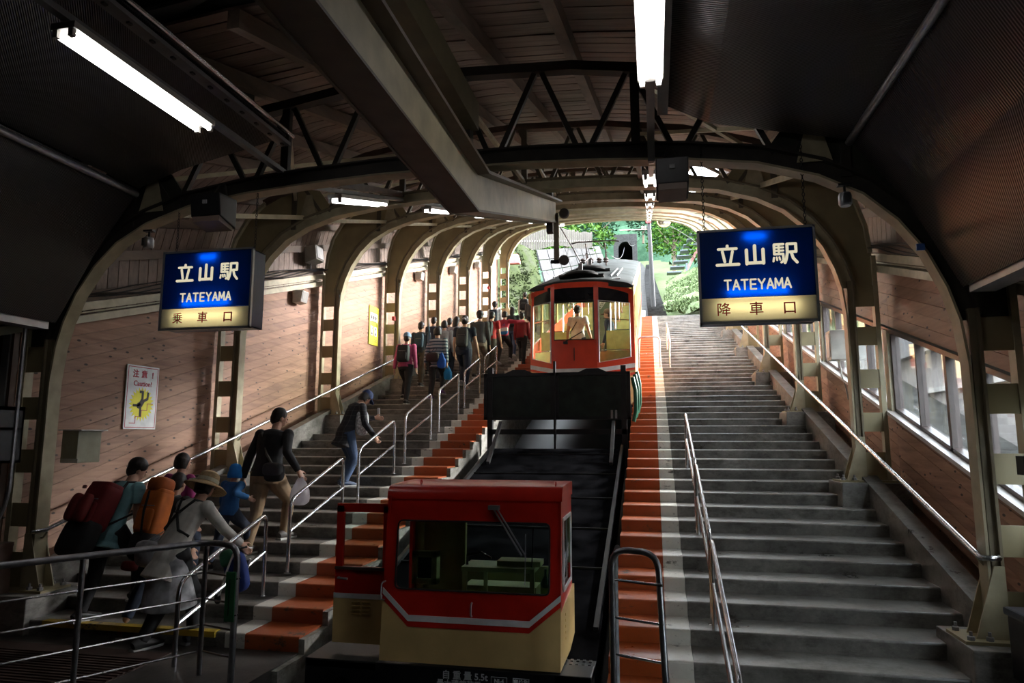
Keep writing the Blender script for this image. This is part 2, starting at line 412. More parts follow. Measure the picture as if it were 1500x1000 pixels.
def portal(k, y):
    root = thing('portal_frame', (0, y, P(y)), kind='structure')
    zb = P(y); first = k == 0
    g = lambda: MB()
    web = DKGREEN if first else OLIVE  # nearest frame's dark colours stand in for shade on its unlit near side
    # curved bottom chord: a light flange inside, a darker web and a second flange outside
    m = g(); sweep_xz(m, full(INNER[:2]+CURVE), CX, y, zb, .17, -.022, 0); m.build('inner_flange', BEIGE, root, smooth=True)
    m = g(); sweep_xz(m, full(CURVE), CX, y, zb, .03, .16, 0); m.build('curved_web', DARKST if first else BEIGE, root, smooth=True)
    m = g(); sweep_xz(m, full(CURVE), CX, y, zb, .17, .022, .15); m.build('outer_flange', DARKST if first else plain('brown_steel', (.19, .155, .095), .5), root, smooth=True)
    for s in (-1, 1):
        X = lambda u: CX+s*u
        def bx(m, u0, u1, y0, y1, z0, z1): m.box(min(X(u0), X(u1)), max(X(u0), X(u1)), y+y0, y+y1, zb+z0, zb+z1)
        m = g(); bx(m, 4.80, 4.86, -.055, .055, .14, 2.95); bx(m, 4.86, 4.885, -.085, .085, .14, 2.95); m.build('inner_leg', plain('brown_steel', ()), root)
        m = g(); bx(m, 5.14, 5.20, -.06, .06, .14, 3.3); m.build('outer_leg', BEIGE, root)
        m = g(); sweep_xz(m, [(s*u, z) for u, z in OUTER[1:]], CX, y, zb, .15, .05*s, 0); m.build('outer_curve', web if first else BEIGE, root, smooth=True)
        # haunch plate between the inner curve and the outer one
        poly = [(X(u), zb+z) for u, z in INNER if 2.8 <= z <= 4.46]
        poly += [(X(u), zb+z) for u, z in [(3.5, 5.0), (3.9, 4.92)]+OUTER[:0:-1]]
        poly += [(X(5.16), zb+2.86)]
        m = g(); m.prism(poly, 'y', y-.012, y+.012); m.build('haunch_plate', web, root)
        for zc, h in ((.34, .40), (.95, .26), (1.55, .26), (2.15, .26), (2.72, .30)):
            m = g(); bx(m, 4.80, 5.18, -.045, -.03, zc-h/2, zc+h/2); m.build('batten_plate', OLIVE, root)
        m = g(); m.prism([(X(4.62), zb+.16), (X(4.88), zb+.16), (X(4.88), zb+.75), (X(4.80), zb+.75), (X(4.76), zb+.62)], 'y', y-.10, y-.085)
        m.prism([(X(4.62), zb+.16), (X(4.88), zb+.16), (X(4.88), zb+.75), (X(4.80), zb+.75), (X(4.76), zb+.62)], 'y', y+.085, y+.10)
        m.build('foot_gusset', BEIGE, root)
        m = g(); bx(m, 4.50, 5.24, -.2, .2, .14, .165); m.build('base_plate', OLIVE, root)
        for du in (4.56, 4.70):
            for dy in (-.15, .15):
                m = g(); m.lathe([(.03, 0), (.03, .03), (.014, .035), (.014, .07)], (X(du), y+dy, zb+.165), 6); m.build('anchor_bolt', GREY, root)
    # upper chord and web of the truss
    up = full(UPPER)
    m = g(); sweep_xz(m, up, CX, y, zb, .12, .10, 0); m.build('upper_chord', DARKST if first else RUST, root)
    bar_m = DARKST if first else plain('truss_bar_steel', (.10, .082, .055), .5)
    top = [i*.95 for i in range(-4, 5)]
    for i, u in enumerate(top):
        for du in (-.44, .44):
            v = u+du
            if abs(v) > 4.0: continue
            a = (CX+u+math.copysign(.04, du), y, zb+height_on(UPPER, u)); b = (CX+v-math.copysign(.03, du), y, zb+height_on(CURVE, v)+.15)
            m = g(); m.bar(a, b, .055, .055, (0,1,0)); m.build('truss_diagonal', bar_m, root)
    for u in (-3.9, -1.95, 0.12, 1.95, 3.9):
        m = g(); m.bar((CX+u, y, zb+height_on(UPPER, u)), (CX+u, y, zb+height_on(CURVE, u)+.12), .09, .07, (0,1,0)); m.build('truss_post', bar_m, root)
    for u in (-3.62, 3.62):
        m = g(); m.prism([(CX+u-.16, zb+4.42), (CX+u+.16, zb+4.42), (CX+u+.05, zb+4.85), (CX+u-.05, zb+4.85)], 'y', y-.05, y-.035); m.build('gusset_plate', BEIGE, root)
for k, y in enumerate(YK): portal(k, y)
# struts and wind bracing that run from frame to frame
root = thing('roof_bracing', (0,0,0), kind='structure')
for k in range(7):
    ya, yb = YK[k], YK[k+1]
    for s in (-1, 1):
        m = MB(); m.bar((CX+s*3.78, ya, P(ya)+4.42), (CX+s*3.72, yb, P(yb)+4.47), .05, .07); m.build('strut', BEIGE, root)
        m = MB(); m.bar((CX+s*3.9, ya, P(ya)+4.8), (CX+s*1.95, yb, P(yb)+5.45), .05, .05); m.build('brace', BEIGE, root)
        m = MB(); m.bar((CX+s*1.95, ya, P(ya)+5.45), (CX+s*3.9, yb, P(yb)+4.8), .05, .05); m.build('brace', BEIGE, root)
        m = MB(); m.bar((CX+s*1.95, ya, P(ya)+4.75), (CX+s*1.95, yb, P(yb)+4.75), .06, .09); m.build('strut', RUST, root)
    m = MB(); m.bar((CX+.12, ya, P(ya)+5.45), (CX+.12, yb, P(yb)+4.8), .05, .05); m.build('brace', BEIGE, root)
# ------------------------------------------------------------ roof boards and purlins
ROOF = [(5.34, 3.05), (5.36, 3.9), (5.22, 4.45), (4.85, 4.95), (4.25, 5.35), (2.8, 5.80), (1.4, 5.98), (0, 6.05)]
rp = full(ROOF)
root = thing('ceiling', (0,0,0), kind='structure')
BW = .19
y = 4.75; i = 0; o = None; cen = None; half = False
while y < 32.6:
    if y < 6.6:                            # over the lower hall only the middle of the roof shows
        if cen is None:
            m = MB(); pts = [p for p in rp if abs(p[0]) <= 1.5]; pts = [(-2.5, 5.86)]+pts+[(2.5, 5.86)]
            for (ua, za), (ub, zb) in zip(pts, pts[1:]): m.hexa([(CX+ua,0,za),(CX+ub,0,zb),(CX+ub,BW-.012,zb+S*(BW-.012)),(CX+ua,BW-.012,za+S*(BW-.012)),(CX+ua,0,za+.03),(CX+ub,0,zb+.03),(CX+ub,BW-.012,zb+.03+S*(BW-.012)),(CX+ua,BW-.012,za+.03+S*(BW-.012))])
            cen = m.build('roof_board', ROOFWOOD, root); q = cen
        else: q = again(cen, (0,0,0), root)
        q.location = (0, y, P(y)+random.uniform(-.006, .006)); y += BW; continue
    if o is None or (y > 17.6 and not half):          # opening added in right haunch beyond the third bay, to light the left wall
        half = y > 17.6; rq = [p for p in rp if p[0] < 2.9] if half else rp
        m = MB(); vs = []; n = len(rq)
        for (u, z) in rq: vs += [(CX+u, 0, z), (CX+u, BW-.012, z+S*(BW-.012))]
        for (u, z) in rq: vs += [(CX+u*1.005, 0, z+.03), (CX+u*1.005, BW-.012, z+.03+S*(BW-.012))]
        fs = []
        for j in range(n-1):
            a, b = 2*j, 2*j+2; fs += [(a, b, b+1, a+1), (a+2*n, a+1+2*n, b+1+2*n, b+2*n), (a, a+2*n, b+2*n, b), (a+1, b+1, b+1+2*n, a+1+2*n)]
        m.add(vs, fs); o = m.build('roof_board', ROOFWOOD, root); q = o
    else: q = again(o, (0,0,0), root)
    q.location = (0, y, P(y)+random.uniform(-.006, .006)); y += BW; i += 1
def roof_sheet(pts, ya, yb):
    m = MB()
    for (ua, za), (ub, zb) in zip(pts, pts[1:]):
        m.hexa([(CX+ua*1.02,ya,P(ya)+za+.10),(CX+ub*1.02,ya,P(ya)+zb+.10),(CX+ub*1.02,yb,P(yb)+zb+.10),(CX+ua*1.02,yb,P(yb)+za+.10),(CX+ua*1.02,ya,P(ya)+za+.14),(CX+ub*1.02,ya,P(ya)+zb+.14),(CX+ub*1.02,yb,P(yb)+zb+.14),(CX+ua*1.02,yb,P(yb)+za+.14)])
    m.build('roof_sheet', GREY, root)
roof_sheet(rp, 6.6, 17.6); roof_sheet([p for p in rp if p[0] < 2.9], 17.6, 32.6); roof_sheet([(-2.45, 5.86)]+[p for p in rp if abs(p[0]) <= 1.5]+[(2.45, 5.86)], 4.6, 6.7)
for s in (-1, 1):
    for (u, z) in ((5.27, 3.42), (5.26, 3.95), (5.08, 4.42), (4.72, 4.88), (4.0, 5.33), (3.1, 5.60), (2.2, 5.80), (1.3, 5.90), (.45, 5.93)):
        m = MB(); x = CX+s*u
        if u > 5: m.box(x-.04, x+.04, 6.7, 32.5, P(6.7)+z-.07, P(6.7)+z+.07, sh=S)
        else:
            ys_ = 4.7 if u < 2.3 else 6.7; m.box(x-.055, x+.055, ys_, 32.5, P(ys_)+z-.11, P(ys_)+z+.06, sh=S)
        m.build('purlin', TIMBER, root)
# ------------------------------------------------------------ timber side walls
def plank_wall(name, x, rows, inside, y_ranges, z_from):
    root = thing(name, (0, 0, 0), kind='structure')
    th = .028; protos = {}
    for (r0, r1, skip) in rows:
        nrow = round((r1-r0)/.155); h = (r1-r0)/nrow
        for (ya, yb) in y_ranges:
            for i in range(nrow):
                key = (round(h, 4), round(yb-ya, 3))
                if key not in protos:
                    m = MB(); L = yb-ya-.004
                    m.prism([(0,0),(L,S*L),(L,S*L+h-.004),(0,h-.004)], 'x', 0, th*inside)
                    protos[key] = m.build('plank', WOOD, root); q = protos[key]
                else: q = again(protos[key], (0,0,0), root)
                q.location = (x+random.uniform(-.003, .003), ya, P(ya)+r0+i*h)
    return root
bays = [(3.06, 6.7)]+[(YK[k], YK[k+1]) for k in range(7)]
plank_wall('wall_left', -7.38, [(-.35, 3.06, None)], 1, bays[1:], 0)
m = MB(); m.box(-7.50, -7.40, 6.6, 32.3, P(6.6)-.5, P(6.6)+3.2, sh=S); m.build('wall_left_backing', GREY, kind='structure')
wr = thing('wall_right', (0,0,0), kind='structure')
WLO, WHI = 1.12, 2.24
plank_wall('wall_right_planks', 3.30, [(-.42, WLO-.04, None), ], -1, bays, 0).parent = wr
plank_wall('wall_right_planks', 3.30, [(WHI+.04, 3.06, None)], -1, bays[:4], 0).parent = wr
for k in range(3, 7):                     # upper glazing added beyond the third bay to let daylight onto the left wall
    ya, yb = YK[k]+.1, YK[k+1]-.1
    m = MB(); m.box(3.285, 3.291, ya, yb, P(ya)+WHI+.04, P(ya)+3.04, sh=S); m.build('added_upper_pane', GLASS, wr)
    for yy in (ya, (ya+yb)/2, yb): m = MB(); m.bar((3.29, yy, P(yy)+WHI), (3.29, yy, P(yy)+3.05), .05, .06, (0,1,0)); m.build('added_upper_mullion', CREAM, wr)
m = MB(); m.box(3.32, 3.42, 3, 32.3, P(3)-.5, P(3)+WLO-.05, sh=S); m.build('wall_backing', GREY, wr)
m = MB(); m.box(3.32, 3.42, 3, 17.6, P(3)+WHI+.05, P(3)+3.2, sh=S); m.build('wall_backing', GREY, wr)
for s, x in ((1, -7.34), (-1, 3.26)):
    for z0, z1, d in ((3.07, 3.17, .10), (3.19, 3.21, .03), (3.23, 3.34, .08), (3.36, 3.38, .03)):
        m = MB(); a, b = sorted((x, x+s*d)); m.box(a, b, 3.1, 32.4, P(3.1)+z0, P(3.1)+z1, sh=S); m.build('trim_1' if s > 0 else 'trim_2', CREAM, kind='structure')
    m = MB()
    for q in range(5): m.tube([(x+s*(.12+.02*q), yy, P(yy)+3.40+.05*math.sin(yy*1.9+q)+.02*q) for yy in [6.7+i*.5 for i in range(50)]], .009, 5)
    tag(m.build('cable_bundle', BLACK), 'bundle of thin black cables lying on the cream duct along the '+('left' if s > 0 else 'right')+' timber wall', 'cables')
# windows of the right wall: slanted band, one unit per bay
WFR = plain('dark_window_frame', (.09, .065, .06), .4)
SILL = plain('pale_window_sill', (.50, .46, .44), .35)
for k in range(-1, 7):
    ya, yb = (YK[k], YK[k+1]) if k >= 0 else (3.06, 6.7)
    ya += .12; yb -= .12
    root = thing('window_%d' % (k+2), (3.3, (ya+yb)/2, P((ya+yb)/2)+WLO), kind='structure')
    L = yb-ya
    m = MB(); m.box(3.14, 3.36, ya-.12, yb+.12, P(ya-.12)+WLO-.05, P(ya-.12)+WLO, sh=S); m.build('window_sill', SILL, root)
    m = MB(); m.box(3.22, 3.36, ya-.12, yb+.12, P(ya-.12)+WHI-.03, P(ya-.12)+WHI+.03, sh=S); m.build('window_head', WFR, root)
    m = MB(); m.box(3.24, 3.34, ya, yb, P(ya)+WLO, P(ya)+WLO+.05, sh=S); m.build('bottom_rail', WFR, root)
    for yy in (ya-.08, yb+.08):
        m = MB(); m.hexa([(3.20,yy-.05,P(yy-.05)+WLO),(3.34,yy-.05,P(yy-.05)+WLO),(3.34,yy+.05,P(yy+.05)+WLO),(3.20,yy+.05,P(yy+.05)+WLO),(3.20,yy-.05,P(yy-.05)+WHI),(3.34,yy-.05,P(yy-.05)+WHI),(3.34,yy+.05,P(yy+.05)+WHI),(3.20,yy+.05,P(yy+.05)+WHI)]); m.build('wooden_post', CREAM, root)
    for i in range(5):
        yy = ya+L*i/4; wd = .035 if i in (2,) else .02
        m = MB(); m.hexa([(3.24,yy-wd,P(yy-wd)+WLO),(3.34,yy-wd,P(yy-wd)+WLO),(3.34,yy+wd,P(yy+wd)+WLO),(3.24,yy+wd,P(yy+wd)+WLO),(3.24,yy-wd,P(yy-wd)+WHI),(3.34,yy-wd,P(yy-wd)+WHI),(3.34,yy+wd,P(yy+wd)+WHI),(3.24,yy+wd,P(yy+wd)+WHI)]); m.build('mullion', WFR, root)
    for i in range(4):
        y0, y1 = ya+L*i/4+.02, ya+L*(i+1)/4-.02
        m = MB(); m.hexa([(3.285,y0,P(y0)+WLO),(3.291,y0,P(y0)+WLO),(3.291,y1,P(y1)+WLO),(3.285,y1,P(y1)+WLO),(3.285,y0,P(y0)+WHI),(3.291,y0,P(y0)+WHI),(3.291,y1,P(y1)+WHI),(3.285,y1,P(y1)+WHI)]); m.build('pane', GLASS, root)
# ------------------------------------------------------------ the near, level part of the hall
nh = thing('lower_hall_shell', (0,0,0), kind='structure')
def sheet(pts, y0, y1, name, th=.02):
    m = MB()
    for (a, b) in zip(pts, pts[1:]): m.hexa([(a[0],y0,a[1]),(b[0],y0,b[1]),(b[0],y1,b[1]),(a[0],y1,a[1]),(a[0],y0,a[1]+th),(b[0],y0,b[1]+th),(b[0],y1,b[1]+th),(a[0],y1,a[1]+th)])
    return m.build(name, SHEET, nh)
sheet([(-6.70, 3.30), (-6.25, 4.1), (-5.74, 4.80)], -3.5, 6.52, 'lower_sheet')
sheet([(-5.74, 4.84), (-5.2, 5.02), (-3.90, 5.30)], -3.5, 6.52, 'upper_sheet')
sheet([(.20, 5.24), (.6, 5.02), (1.2, 4.88), (1.84, 4.74)], -3.5, 6.52, 'upper_sheet')
sheet([(1.84, 4.74), (2.3, 4.1), (2.68, 3.30)], -3.5, 6.52, 'lower_sheet')
m = MB(); m.box(-6.8, -6.72, -3.5, 6.45, 3.22, 3.36); m.box(-6.92, -6.8, -3.5, 6.45, 3.22, 3.24); m.build('edge_rail', ALU, nh)
m = MB(); m.box(2.70, 2.78, -3.5, 6.45, 3.24, 3.40); m.box(2.78, 2.9, -3.5, 6.45, 3.24, 3.26); m.build('edge_rail', ALU, nh)
for x in (-6.86, 2.86):
    m = MB(); m.box(x-.1, x+.1, 5.35, 5.5, 3.12, 3.44); m.build('rail_bracket', DKGREEN, nh)
m = MB(); m.tube([(-5.74, -3, 4.76), (-5.74, 6.5, 4.76)], .035, 10); m.build('sheet_pipe', STEELD, nh, smooth=True)
m = MB(); m.tube([(1.84, -3, 4.70), (1.84, 6.5, 4.70)], .035, 10); m.build('sheet_pipe', STEELD, nh, smooth=True)
m = MB(); m.box(-3.98, -3.86, -3, 6.55, 5.20, 5.24); m.box(-3.98, -3.96, -3, 6.55, 5.24, 5.34)
for i in range(38): m.box(-3.93, -3.90, -2.8+i*.25, -2.76+i*.25, 5.185, 5.20, 1)
m.build('punched_rail', [GREY, BLACK], nh)
m = MB(); m.tube([(-3.80, -3, 5.28), (-3.80, 6.5, 5.28)], .022, 8); m.build('sheet_pipe', STEEL, nh, smooth=True)
m = MB(); m.box(.12, .22, -3, 6.55, 5.16, 5.24); m.build('edge_angle', GREY, nh)
# closed dark envelope of the lower hall
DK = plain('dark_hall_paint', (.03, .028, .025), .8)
def zr(u): return height_on([p for p in ROOF if p[0] < 5.3], u)
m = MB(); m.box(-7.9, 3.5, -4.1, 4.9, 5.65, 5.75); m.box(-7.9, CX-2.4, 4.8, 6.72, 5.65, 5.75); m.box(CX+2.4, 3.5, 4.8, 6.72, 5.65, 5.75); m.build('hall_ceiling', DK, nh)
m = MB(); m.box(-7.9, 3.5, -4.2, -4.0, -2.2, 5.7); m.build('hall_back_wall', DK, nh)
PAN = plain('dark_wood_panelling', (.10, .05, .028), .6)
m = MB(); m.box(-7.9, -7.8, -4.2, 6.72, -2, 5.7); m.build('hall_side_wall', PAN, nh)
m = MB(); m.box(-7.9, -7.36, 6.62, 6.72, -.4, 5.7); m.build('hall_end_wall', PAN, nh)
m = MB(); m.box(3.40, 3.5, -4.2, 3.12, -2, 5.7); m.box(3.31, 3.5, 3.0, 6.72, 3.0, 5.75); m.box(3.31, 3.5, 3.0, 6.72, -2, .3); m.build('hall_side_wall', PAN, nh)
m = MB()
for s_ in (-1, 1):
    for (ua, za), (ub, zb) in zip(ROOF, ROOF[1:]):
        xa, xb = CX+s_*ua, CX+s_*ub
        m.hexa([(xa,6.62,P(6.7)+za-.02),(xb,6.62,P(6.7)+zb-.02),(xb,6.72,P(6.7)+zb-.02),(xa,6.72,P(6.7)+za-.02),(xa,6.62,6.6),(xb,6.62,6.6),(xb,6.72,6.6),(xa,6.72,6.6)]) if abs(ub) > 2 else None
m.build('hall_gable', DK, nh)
for s_ in (-1, 1):
    m = MB(); x = CX+s_*2.45; m.box(x-.05, x+.05, 4.7, 6.72, 5.3, 6.7); m.build('roof_cheek', DK, nh)
# beige monorail beam: level over the lower hall, then up along the slope
def kink(x0, x1, d0, d1, name, mat, parent):
    ys = [-1.5, 5.62, 10.65]; zc = lambda y: 4.16 if y <= 5.62 else 4.16+S*(y-5.62)
    m = MB()
    for a, b in zip(ys, ys[1:]): m.hexa([(x0,a,zc(a)+d0),(x1,a,zc(a)+d0),(x1,b,zc(b)+d0),(x0,b,zc(b)+d0),(x0,a,zc(a)+d1),(x1,a,zc(a)+d1),(x1,b,zc(b)+d1),(x0,b,zc(b)+d1)])
    return m.build(name, mat, parent)
root = tag(thing('monorail_beam', (-1.57, 4, 4.16)), 'long beige steel beam overhead that kinks and follows the slope', 'beam')
BROWNST = plain('brown_steel', ())
kink(-1.62, -1.47, -.17, .15, 'web', BEIGE, root)
kink(-1.72, -1.455, -.19, -.17, 'bottom_flange', plain('brown_beam_flange', (.12, .09, .06), .5), root)
kink(-1.74, -1.36, .15, .18, 'top_flange', plain('brown_beam_flange', ()), root)
kink(-1.72, -1.70, -.20, -.06, 'lip', plain('brown_beam_flange', ()), root)
m = MB(); m.box(-1.56, -1.50, 5.55, 5.63, 4.14, 4.26); m.box(-1.54, -1.48, 5.5, 5.6, 4.2, 4.3); m.build('splice_bolt', BLACK, root)
m = MB(); m.box(-1.62, -1.52, 10.6, 10.75, 5.3, 6.2); m.build('end_plate', DARKST, root)
m = MB(); m.box(-1.50, -1.42, 10.60, 10.68, 4.78, 5.6); m.build('hanging_post', BROWNST, root)
m = MB(); m.tube([(-1.55, 10.62, 4.80), (-1.36, 10.62, 4.80)], .03, 8); m.build('arm', BLACK, root)
m = MB(); m.lathe([(.03, -.05), (.075, -.04), (.085, 0), (.075, .04), (.03, .05)], (-1.33, 10.55, 4.80), 16, 'y'); m.build('round_weight', plain('rusty_weight', (.06, .045, .04), .6), root, smooth=True)
m = MB(); m.lathe([(.03, -.05), (.075, -.04), (.085, 0), (.075, .04), (.03, .05)], (-1.30, 10.4, 5.52), 14, 'y'); m.build('pulley', DARKST, root, smooth=True)
root = tag(thing('roof_beam', (-1.85, 3, 5.3)), 'dark olive box beam running level under the roof beside the long beige beam', 'beam')
m = MB(); m.box(-2.02, -1.72, -2, 6.6, 5.20, 5.5); m.build('box_section', plain('dim_olive_steel', (.12, .10, .05), .5), root)
m = MB(); m.box(-1.98, -1.8, 6.55, 6.68, 4.95, 5.6); m.build('end_hanger', DARKST, root)

# ============================================================ lamps
def tube_lamp(x, y0, y1, z0, z1, label, group, big=False):
    root = tag(thing('fluorescent_lamp', (x, (y0+y1)/2, (z0+z1)/2+.1)), label, 'lamp', group)
    m = MB(); m.bar((x, y0, z0+.075), (x, y1, z1+.075), .20, .05); m.build('housing', LWHITE, root)
    for dx in (-.065, .065):
        m = MB(); m.tube([(x+dx, y0+.03, z0+.02), (x+dx, y1-.03, z1+.02)], .021, 8); m.build('tube', TUBEM, root)
        for (yy, zz) in ((y0+.02, z0+.02), (y1-.02, z1+.02)):
            m = MB(); m.box(x+dx-.02, x+dx+.02, yy-.015, yy+.015, zz-.025, zz+.05); m.build('lamp_holder', LWHITE, root)
    return root
tube_lamp(-4.0, 3.72, 5.30, 4.80, 4.80, 'twin tube lamp hanging over the lower left, brightest at left', None)
tube_lamp(.05, 3.72, 5.30, 4.80, 4.80, 'twin tube lamp overhead at the top edge right of centre', None)
for k in range(7):
    y0 = 7.92+3.64*k; y1 = y0+1.6
    far = ('nearest of the row' , 'second of the row', 'third of the row', 'fourth of the row', 'fifth of the row', 'sixth of the row', 'farthest of the row')[k]
    tube_lamp(-4.0, y0, y1, P(y0)+4.5, P(y1)+4.5, 'twin tube lamp under the left roof haunch, '+far, 'lamps along the left roof')
    tube_lamp(.05, y0, y1, P(y0)+4.5, P(y1)+4.5, 'twin tube lamp seen end on over the right stairs, '+far, 'lamps along the right roof')
for nm, x in (('left', -4.0), ('right', .05)):
    root = tag(thing('lamp_rail', (x, 6, 5)), 'grey steel rail that carries the '+nm+' row of tube lamps', 'rail')
    m = MB(); m.bar((x, -1, 4.95), (x, 6.7, 4.95), .07, .05); m.build('level_rail', GREY, root)
    m = MB(); m.bar((x, 6.7, P(6.7)+4.65), (x, 32, P(32)+4.65), .06, .05); m.build('sloping_rail', GREY, root)
m = MB(); m.bar((.05, 6.6, 4.70), (.05, 6.6, 5.6), .07, .05, (0,1,0)); m.bar((.05, 6.6, 4.72), (.05, 7.9, 5.08), .05, .05)
tag(m.build('lamp_drop_pipe', GREY), 'grey pipe dropping from the overhead lamp toward the far lamp row', 'pipe')

# ============================================================ station signs
BLUE = translucent('blue_acrylic', (.002, .13, .42)); CRM = translucent('cream_acrylic', (.88, .80, .56))
NAVY = plain('navy_enamel', (.012, .03, .12), .35); LET = emit('backlit_cream_letter', (1.0, .93, .66), .62); REDL = plain('red_letter', (.45, .02, .015), .5, var=.02)
def seg(mb, pts, r, y, mat=0):           # a rounded stroke lying on the panel: pts in x,z
    for a, b in zip(pts, pts[1:]):
        a, b = Vector(a), Vector(b); d = b-a; an = math.atan2(d.y, d.x); poly = []
        for i in range(7): t = an+math.pi/2+math.pi*i/6; poly.append((a.x+r*math.cos(t), a.y+r*math.sin(t)))
        for i in range(7): t = an-math.pi/2+math.pi*i/6; poly.append((b.x+r*math.cos(t), b.y+r*math.sin(t)))
        mb.prism(poly, 'y', y-.006, y, mat)
TATSU = [([(0,.95),(0,.76)], .09), ([(-.75,.68),(.75,.68)], .085), ([(-.42,.45),(-.25,-.45)], .085), ([(.42,.45),(.2,-.6)], .085), ([(-.9,-.72),(.9,-.72)], .095)]
YAMA = [([(0,.85),(0,-.62)], .10), ([(-.68,.5),(-.68,-.72)], .10), ([(.68,.5),(.68,-.72)], .10), ([(-.68,-.66),(.68,-.66)], .10)]
EKI = [([(-.85,.85),(-.85,0),(-.15,0),(-.12,-.6),(-.3,-.72)], .075), ([(-.85,.85),(-.1,.85)], .075), ([(-.85,.57),(-.12,.57)], .06), ([(-.85,.29),(-.12,.29)], .06), ([(-.48,.85),(-.48,0)], .06),
       ([(-.9,-.3),(-.95,-.62)], .06), ([(-.68,-.28),(-.64,-.52)], .055), ([(-.46,-.28),(-.4,-.5)], .055),
       ([(.2,.85),(.9,.85),(.9,.15),(.2,.15)], .085), ([(.2,.85),(.2,.1),(.1,-.45),(-.02,-.78)], .085), ([(.5,.15),(.65,-.4),(.95,-.78)], .085)]
LATIN = {'T': [[(-1,1),(1,1)],[(0,1),(0,-1)]], 'A': [[(-1,-1),(0,1),(1,-1)],[(-.6,-.35),(.6,-.35)]], 'E': [[(.9,1),(-.8,1),(-.8,-1),(.9,-1)],[(-.8,0),(.7,0)]], 'Y': [[(-1,1),(0,0),(1,1)],[(0,0),(0,-1)]], 'M': [[(-1.15,-1),(-1.0,1),(0,-.5),(1.0,1),(1.15,-1)]]}
def station_sign(x, y, z, w, h, words, label, glow):
    root = tag(thing('station_sign', (x, y, z)), label, 'sign')
    x0, x1, z0, z1 = x-w/2, x+w/2, z-h/2, z+h/2; zb = z0+h*.265; D = .26
    m = MB(); m.box(x0, x0+.012, y, y+D, z0, z1); m.box(x1-.012, x1, y, y+D, z0, z1); m.box(x0, x1, y, y+D, z0, z0+.012); m.box(x0, x1, y, y+D, z1-.012, z1); m.box(x0, x1, y+D-.01, y+D, z0, z1)
    m.build('case', NAVY, root)
    m = MB(); e = .018
    m.box(x0-e, x0+.004, y-.014, y+.02, z0-e, z1+e); m.box(x1-.004, x1+e, y-.014, y+.02, z0-e, z1+e); m.box(x0-e, x1+e, y-.014, y+.02, z0-e, z0+.004); m.box(x0-e, x1+e, y-.014, y+.02, z1-.004, z1+e)
    m.build('frame', ALU, root)
    m = MB(); m.box(x0, x1, y-.004, y, zb, z1); m.build('blue_panel', BLUE, root)
    m = MB(); m.box(x0, x1, y-.004, y, z0, zb-.006); m.build('cream_panel', CRM, root)
    m = MB(); m.tube([(x-w*.26, y+.032, zb+.05), (x+w*.26, y+.032, zb+.05)], .016, 8); m.build('inner_tube', emit('sign_tube', (1, .96, .9), 42), root)
    m = MB(); m.tube([(x-w*.36, y+.07, zb-.09), (x+w*.36, y+.07, zb-.09)], .016, 8); m.build('inner_tube', emit('sign_tube_low', (1, .96, .85), glow), root)
    m = MB(); m.tube([(x-w*.09, y+.034, z1-.065), (x+w*.09, y+.034, z1-.065)], .016, 8); m.build('inner_tube', emit('sign_tube', (), 11), root)
    m = MB(); m.box(x0+.02, x1-.02, y+.005, y+.24, zb-.01, zb+.0); m.build('divider', NAVY, root)
    r = h*.125; cz = z+h*.215
    for gx, G in ((-w*.25, TATSU), (-w*.01, YAMA), (w*.25, EKI)):
        m = MB()
        for pts, t in G: seg(m, [(x+gx+p*r, cz+q*r) for p, q in pts], t*r*1.35, y-.004)
        m.build('kanji_lettering', LET, root)
    lh = h*.052
    for i, c_ in enumerate('TATEYAMA'):
        m = MB(); gx = x+(i-3.5)*w*.074
        for pts in LATIN[c_]: seg(m, [(gx+p*lh*.62, z-h*.10+q*lh) for p, q in pts], lh*.17, y-.004)
        m.build('latin_lettering', LET, root)
    for i, ch in enumerate(words): text('red_lettering', ch, h*.15, (x+(i-1)*w*.285-.02, y-.008, z0+h*.125), FR, REDL, root, bold=.0012)
    for i, cx in enumerate((x0+.06, x1-.04)):
        m = MB(); zt = 4.83; zz = z1+.02; q = 0
        while zz < zt-.02:
            a = .012 if q % 2 else 0
            m.tube([(cx+(.012 if q % 2 else 0)*math.cos(t), y+.1+(0 if q % 2 else .012)*math.cos(t), zz+.022+.022*math.sin(t)) for t in [j*math.pi/3 for j in range(6)]], .004, 4, closed=True); zz += .034; q += 1
        m.build('hanging_chain', BLACK, root)
    return root
station_sign(-4.80, 6.55, 3.62, 1.09, .86, '乗車口', 'smaller backlit blue and cream station sign hanging at left, red 乗車口', 16)
s2 = station_sign(.98, 6.55, 3.50, 1.02, .87, '降車口', 'larger backlit blue and cream station sign hanging at right, red 降車口', 9)

# ============================================================ pipe rails on the stairs
def rail_pipe(mb, pts, r=.022): mb.tube(fillet(pts, .13, 6), r, 10)
def hoop(x, y0, y1, label, group, h=.84, mid=True, mat=STEEL):
    z0, z1 = P(y0)-.02, P(y1)-.02
    root = tag(thing('stair_handrail', (x, (y0+y1)/2, P((y0+y1)/2))), label, 'handrail', group)
    m = MB(); rail_pipe(m, [(x, y0, z0-.06), (x, y0, z0+h-.05), (x, y1, z1+h), (x, y1, z1-.06)]); m.build('hoop', mat, root, smooth=True)
    if mid: m = MB(); m.tube([(x, y0, z0+h*.50), (x, y1, z1+h*.50)], .019, 8); m.build('mid_rail', mat, root, smooth=True)
    for yy, zz in ((y0, z0), (y1, z1)): m = MB(); m.lathe([(.045, 0), (.045, .008), (.026, .012)], (x, yy, zz-.06), 10); m.build('floor_flange', mat, root)
    return root
words = ['nearest, behind the pipe fence', 'second from below, beside the open cab door', 'third from below, under the capped man\'s hand', 'fourth from below, beside its bare steps', 'fifth from below, under the blue bags', 'sixth from below, at the dark platform end', 'seventh from below, beside the red train']
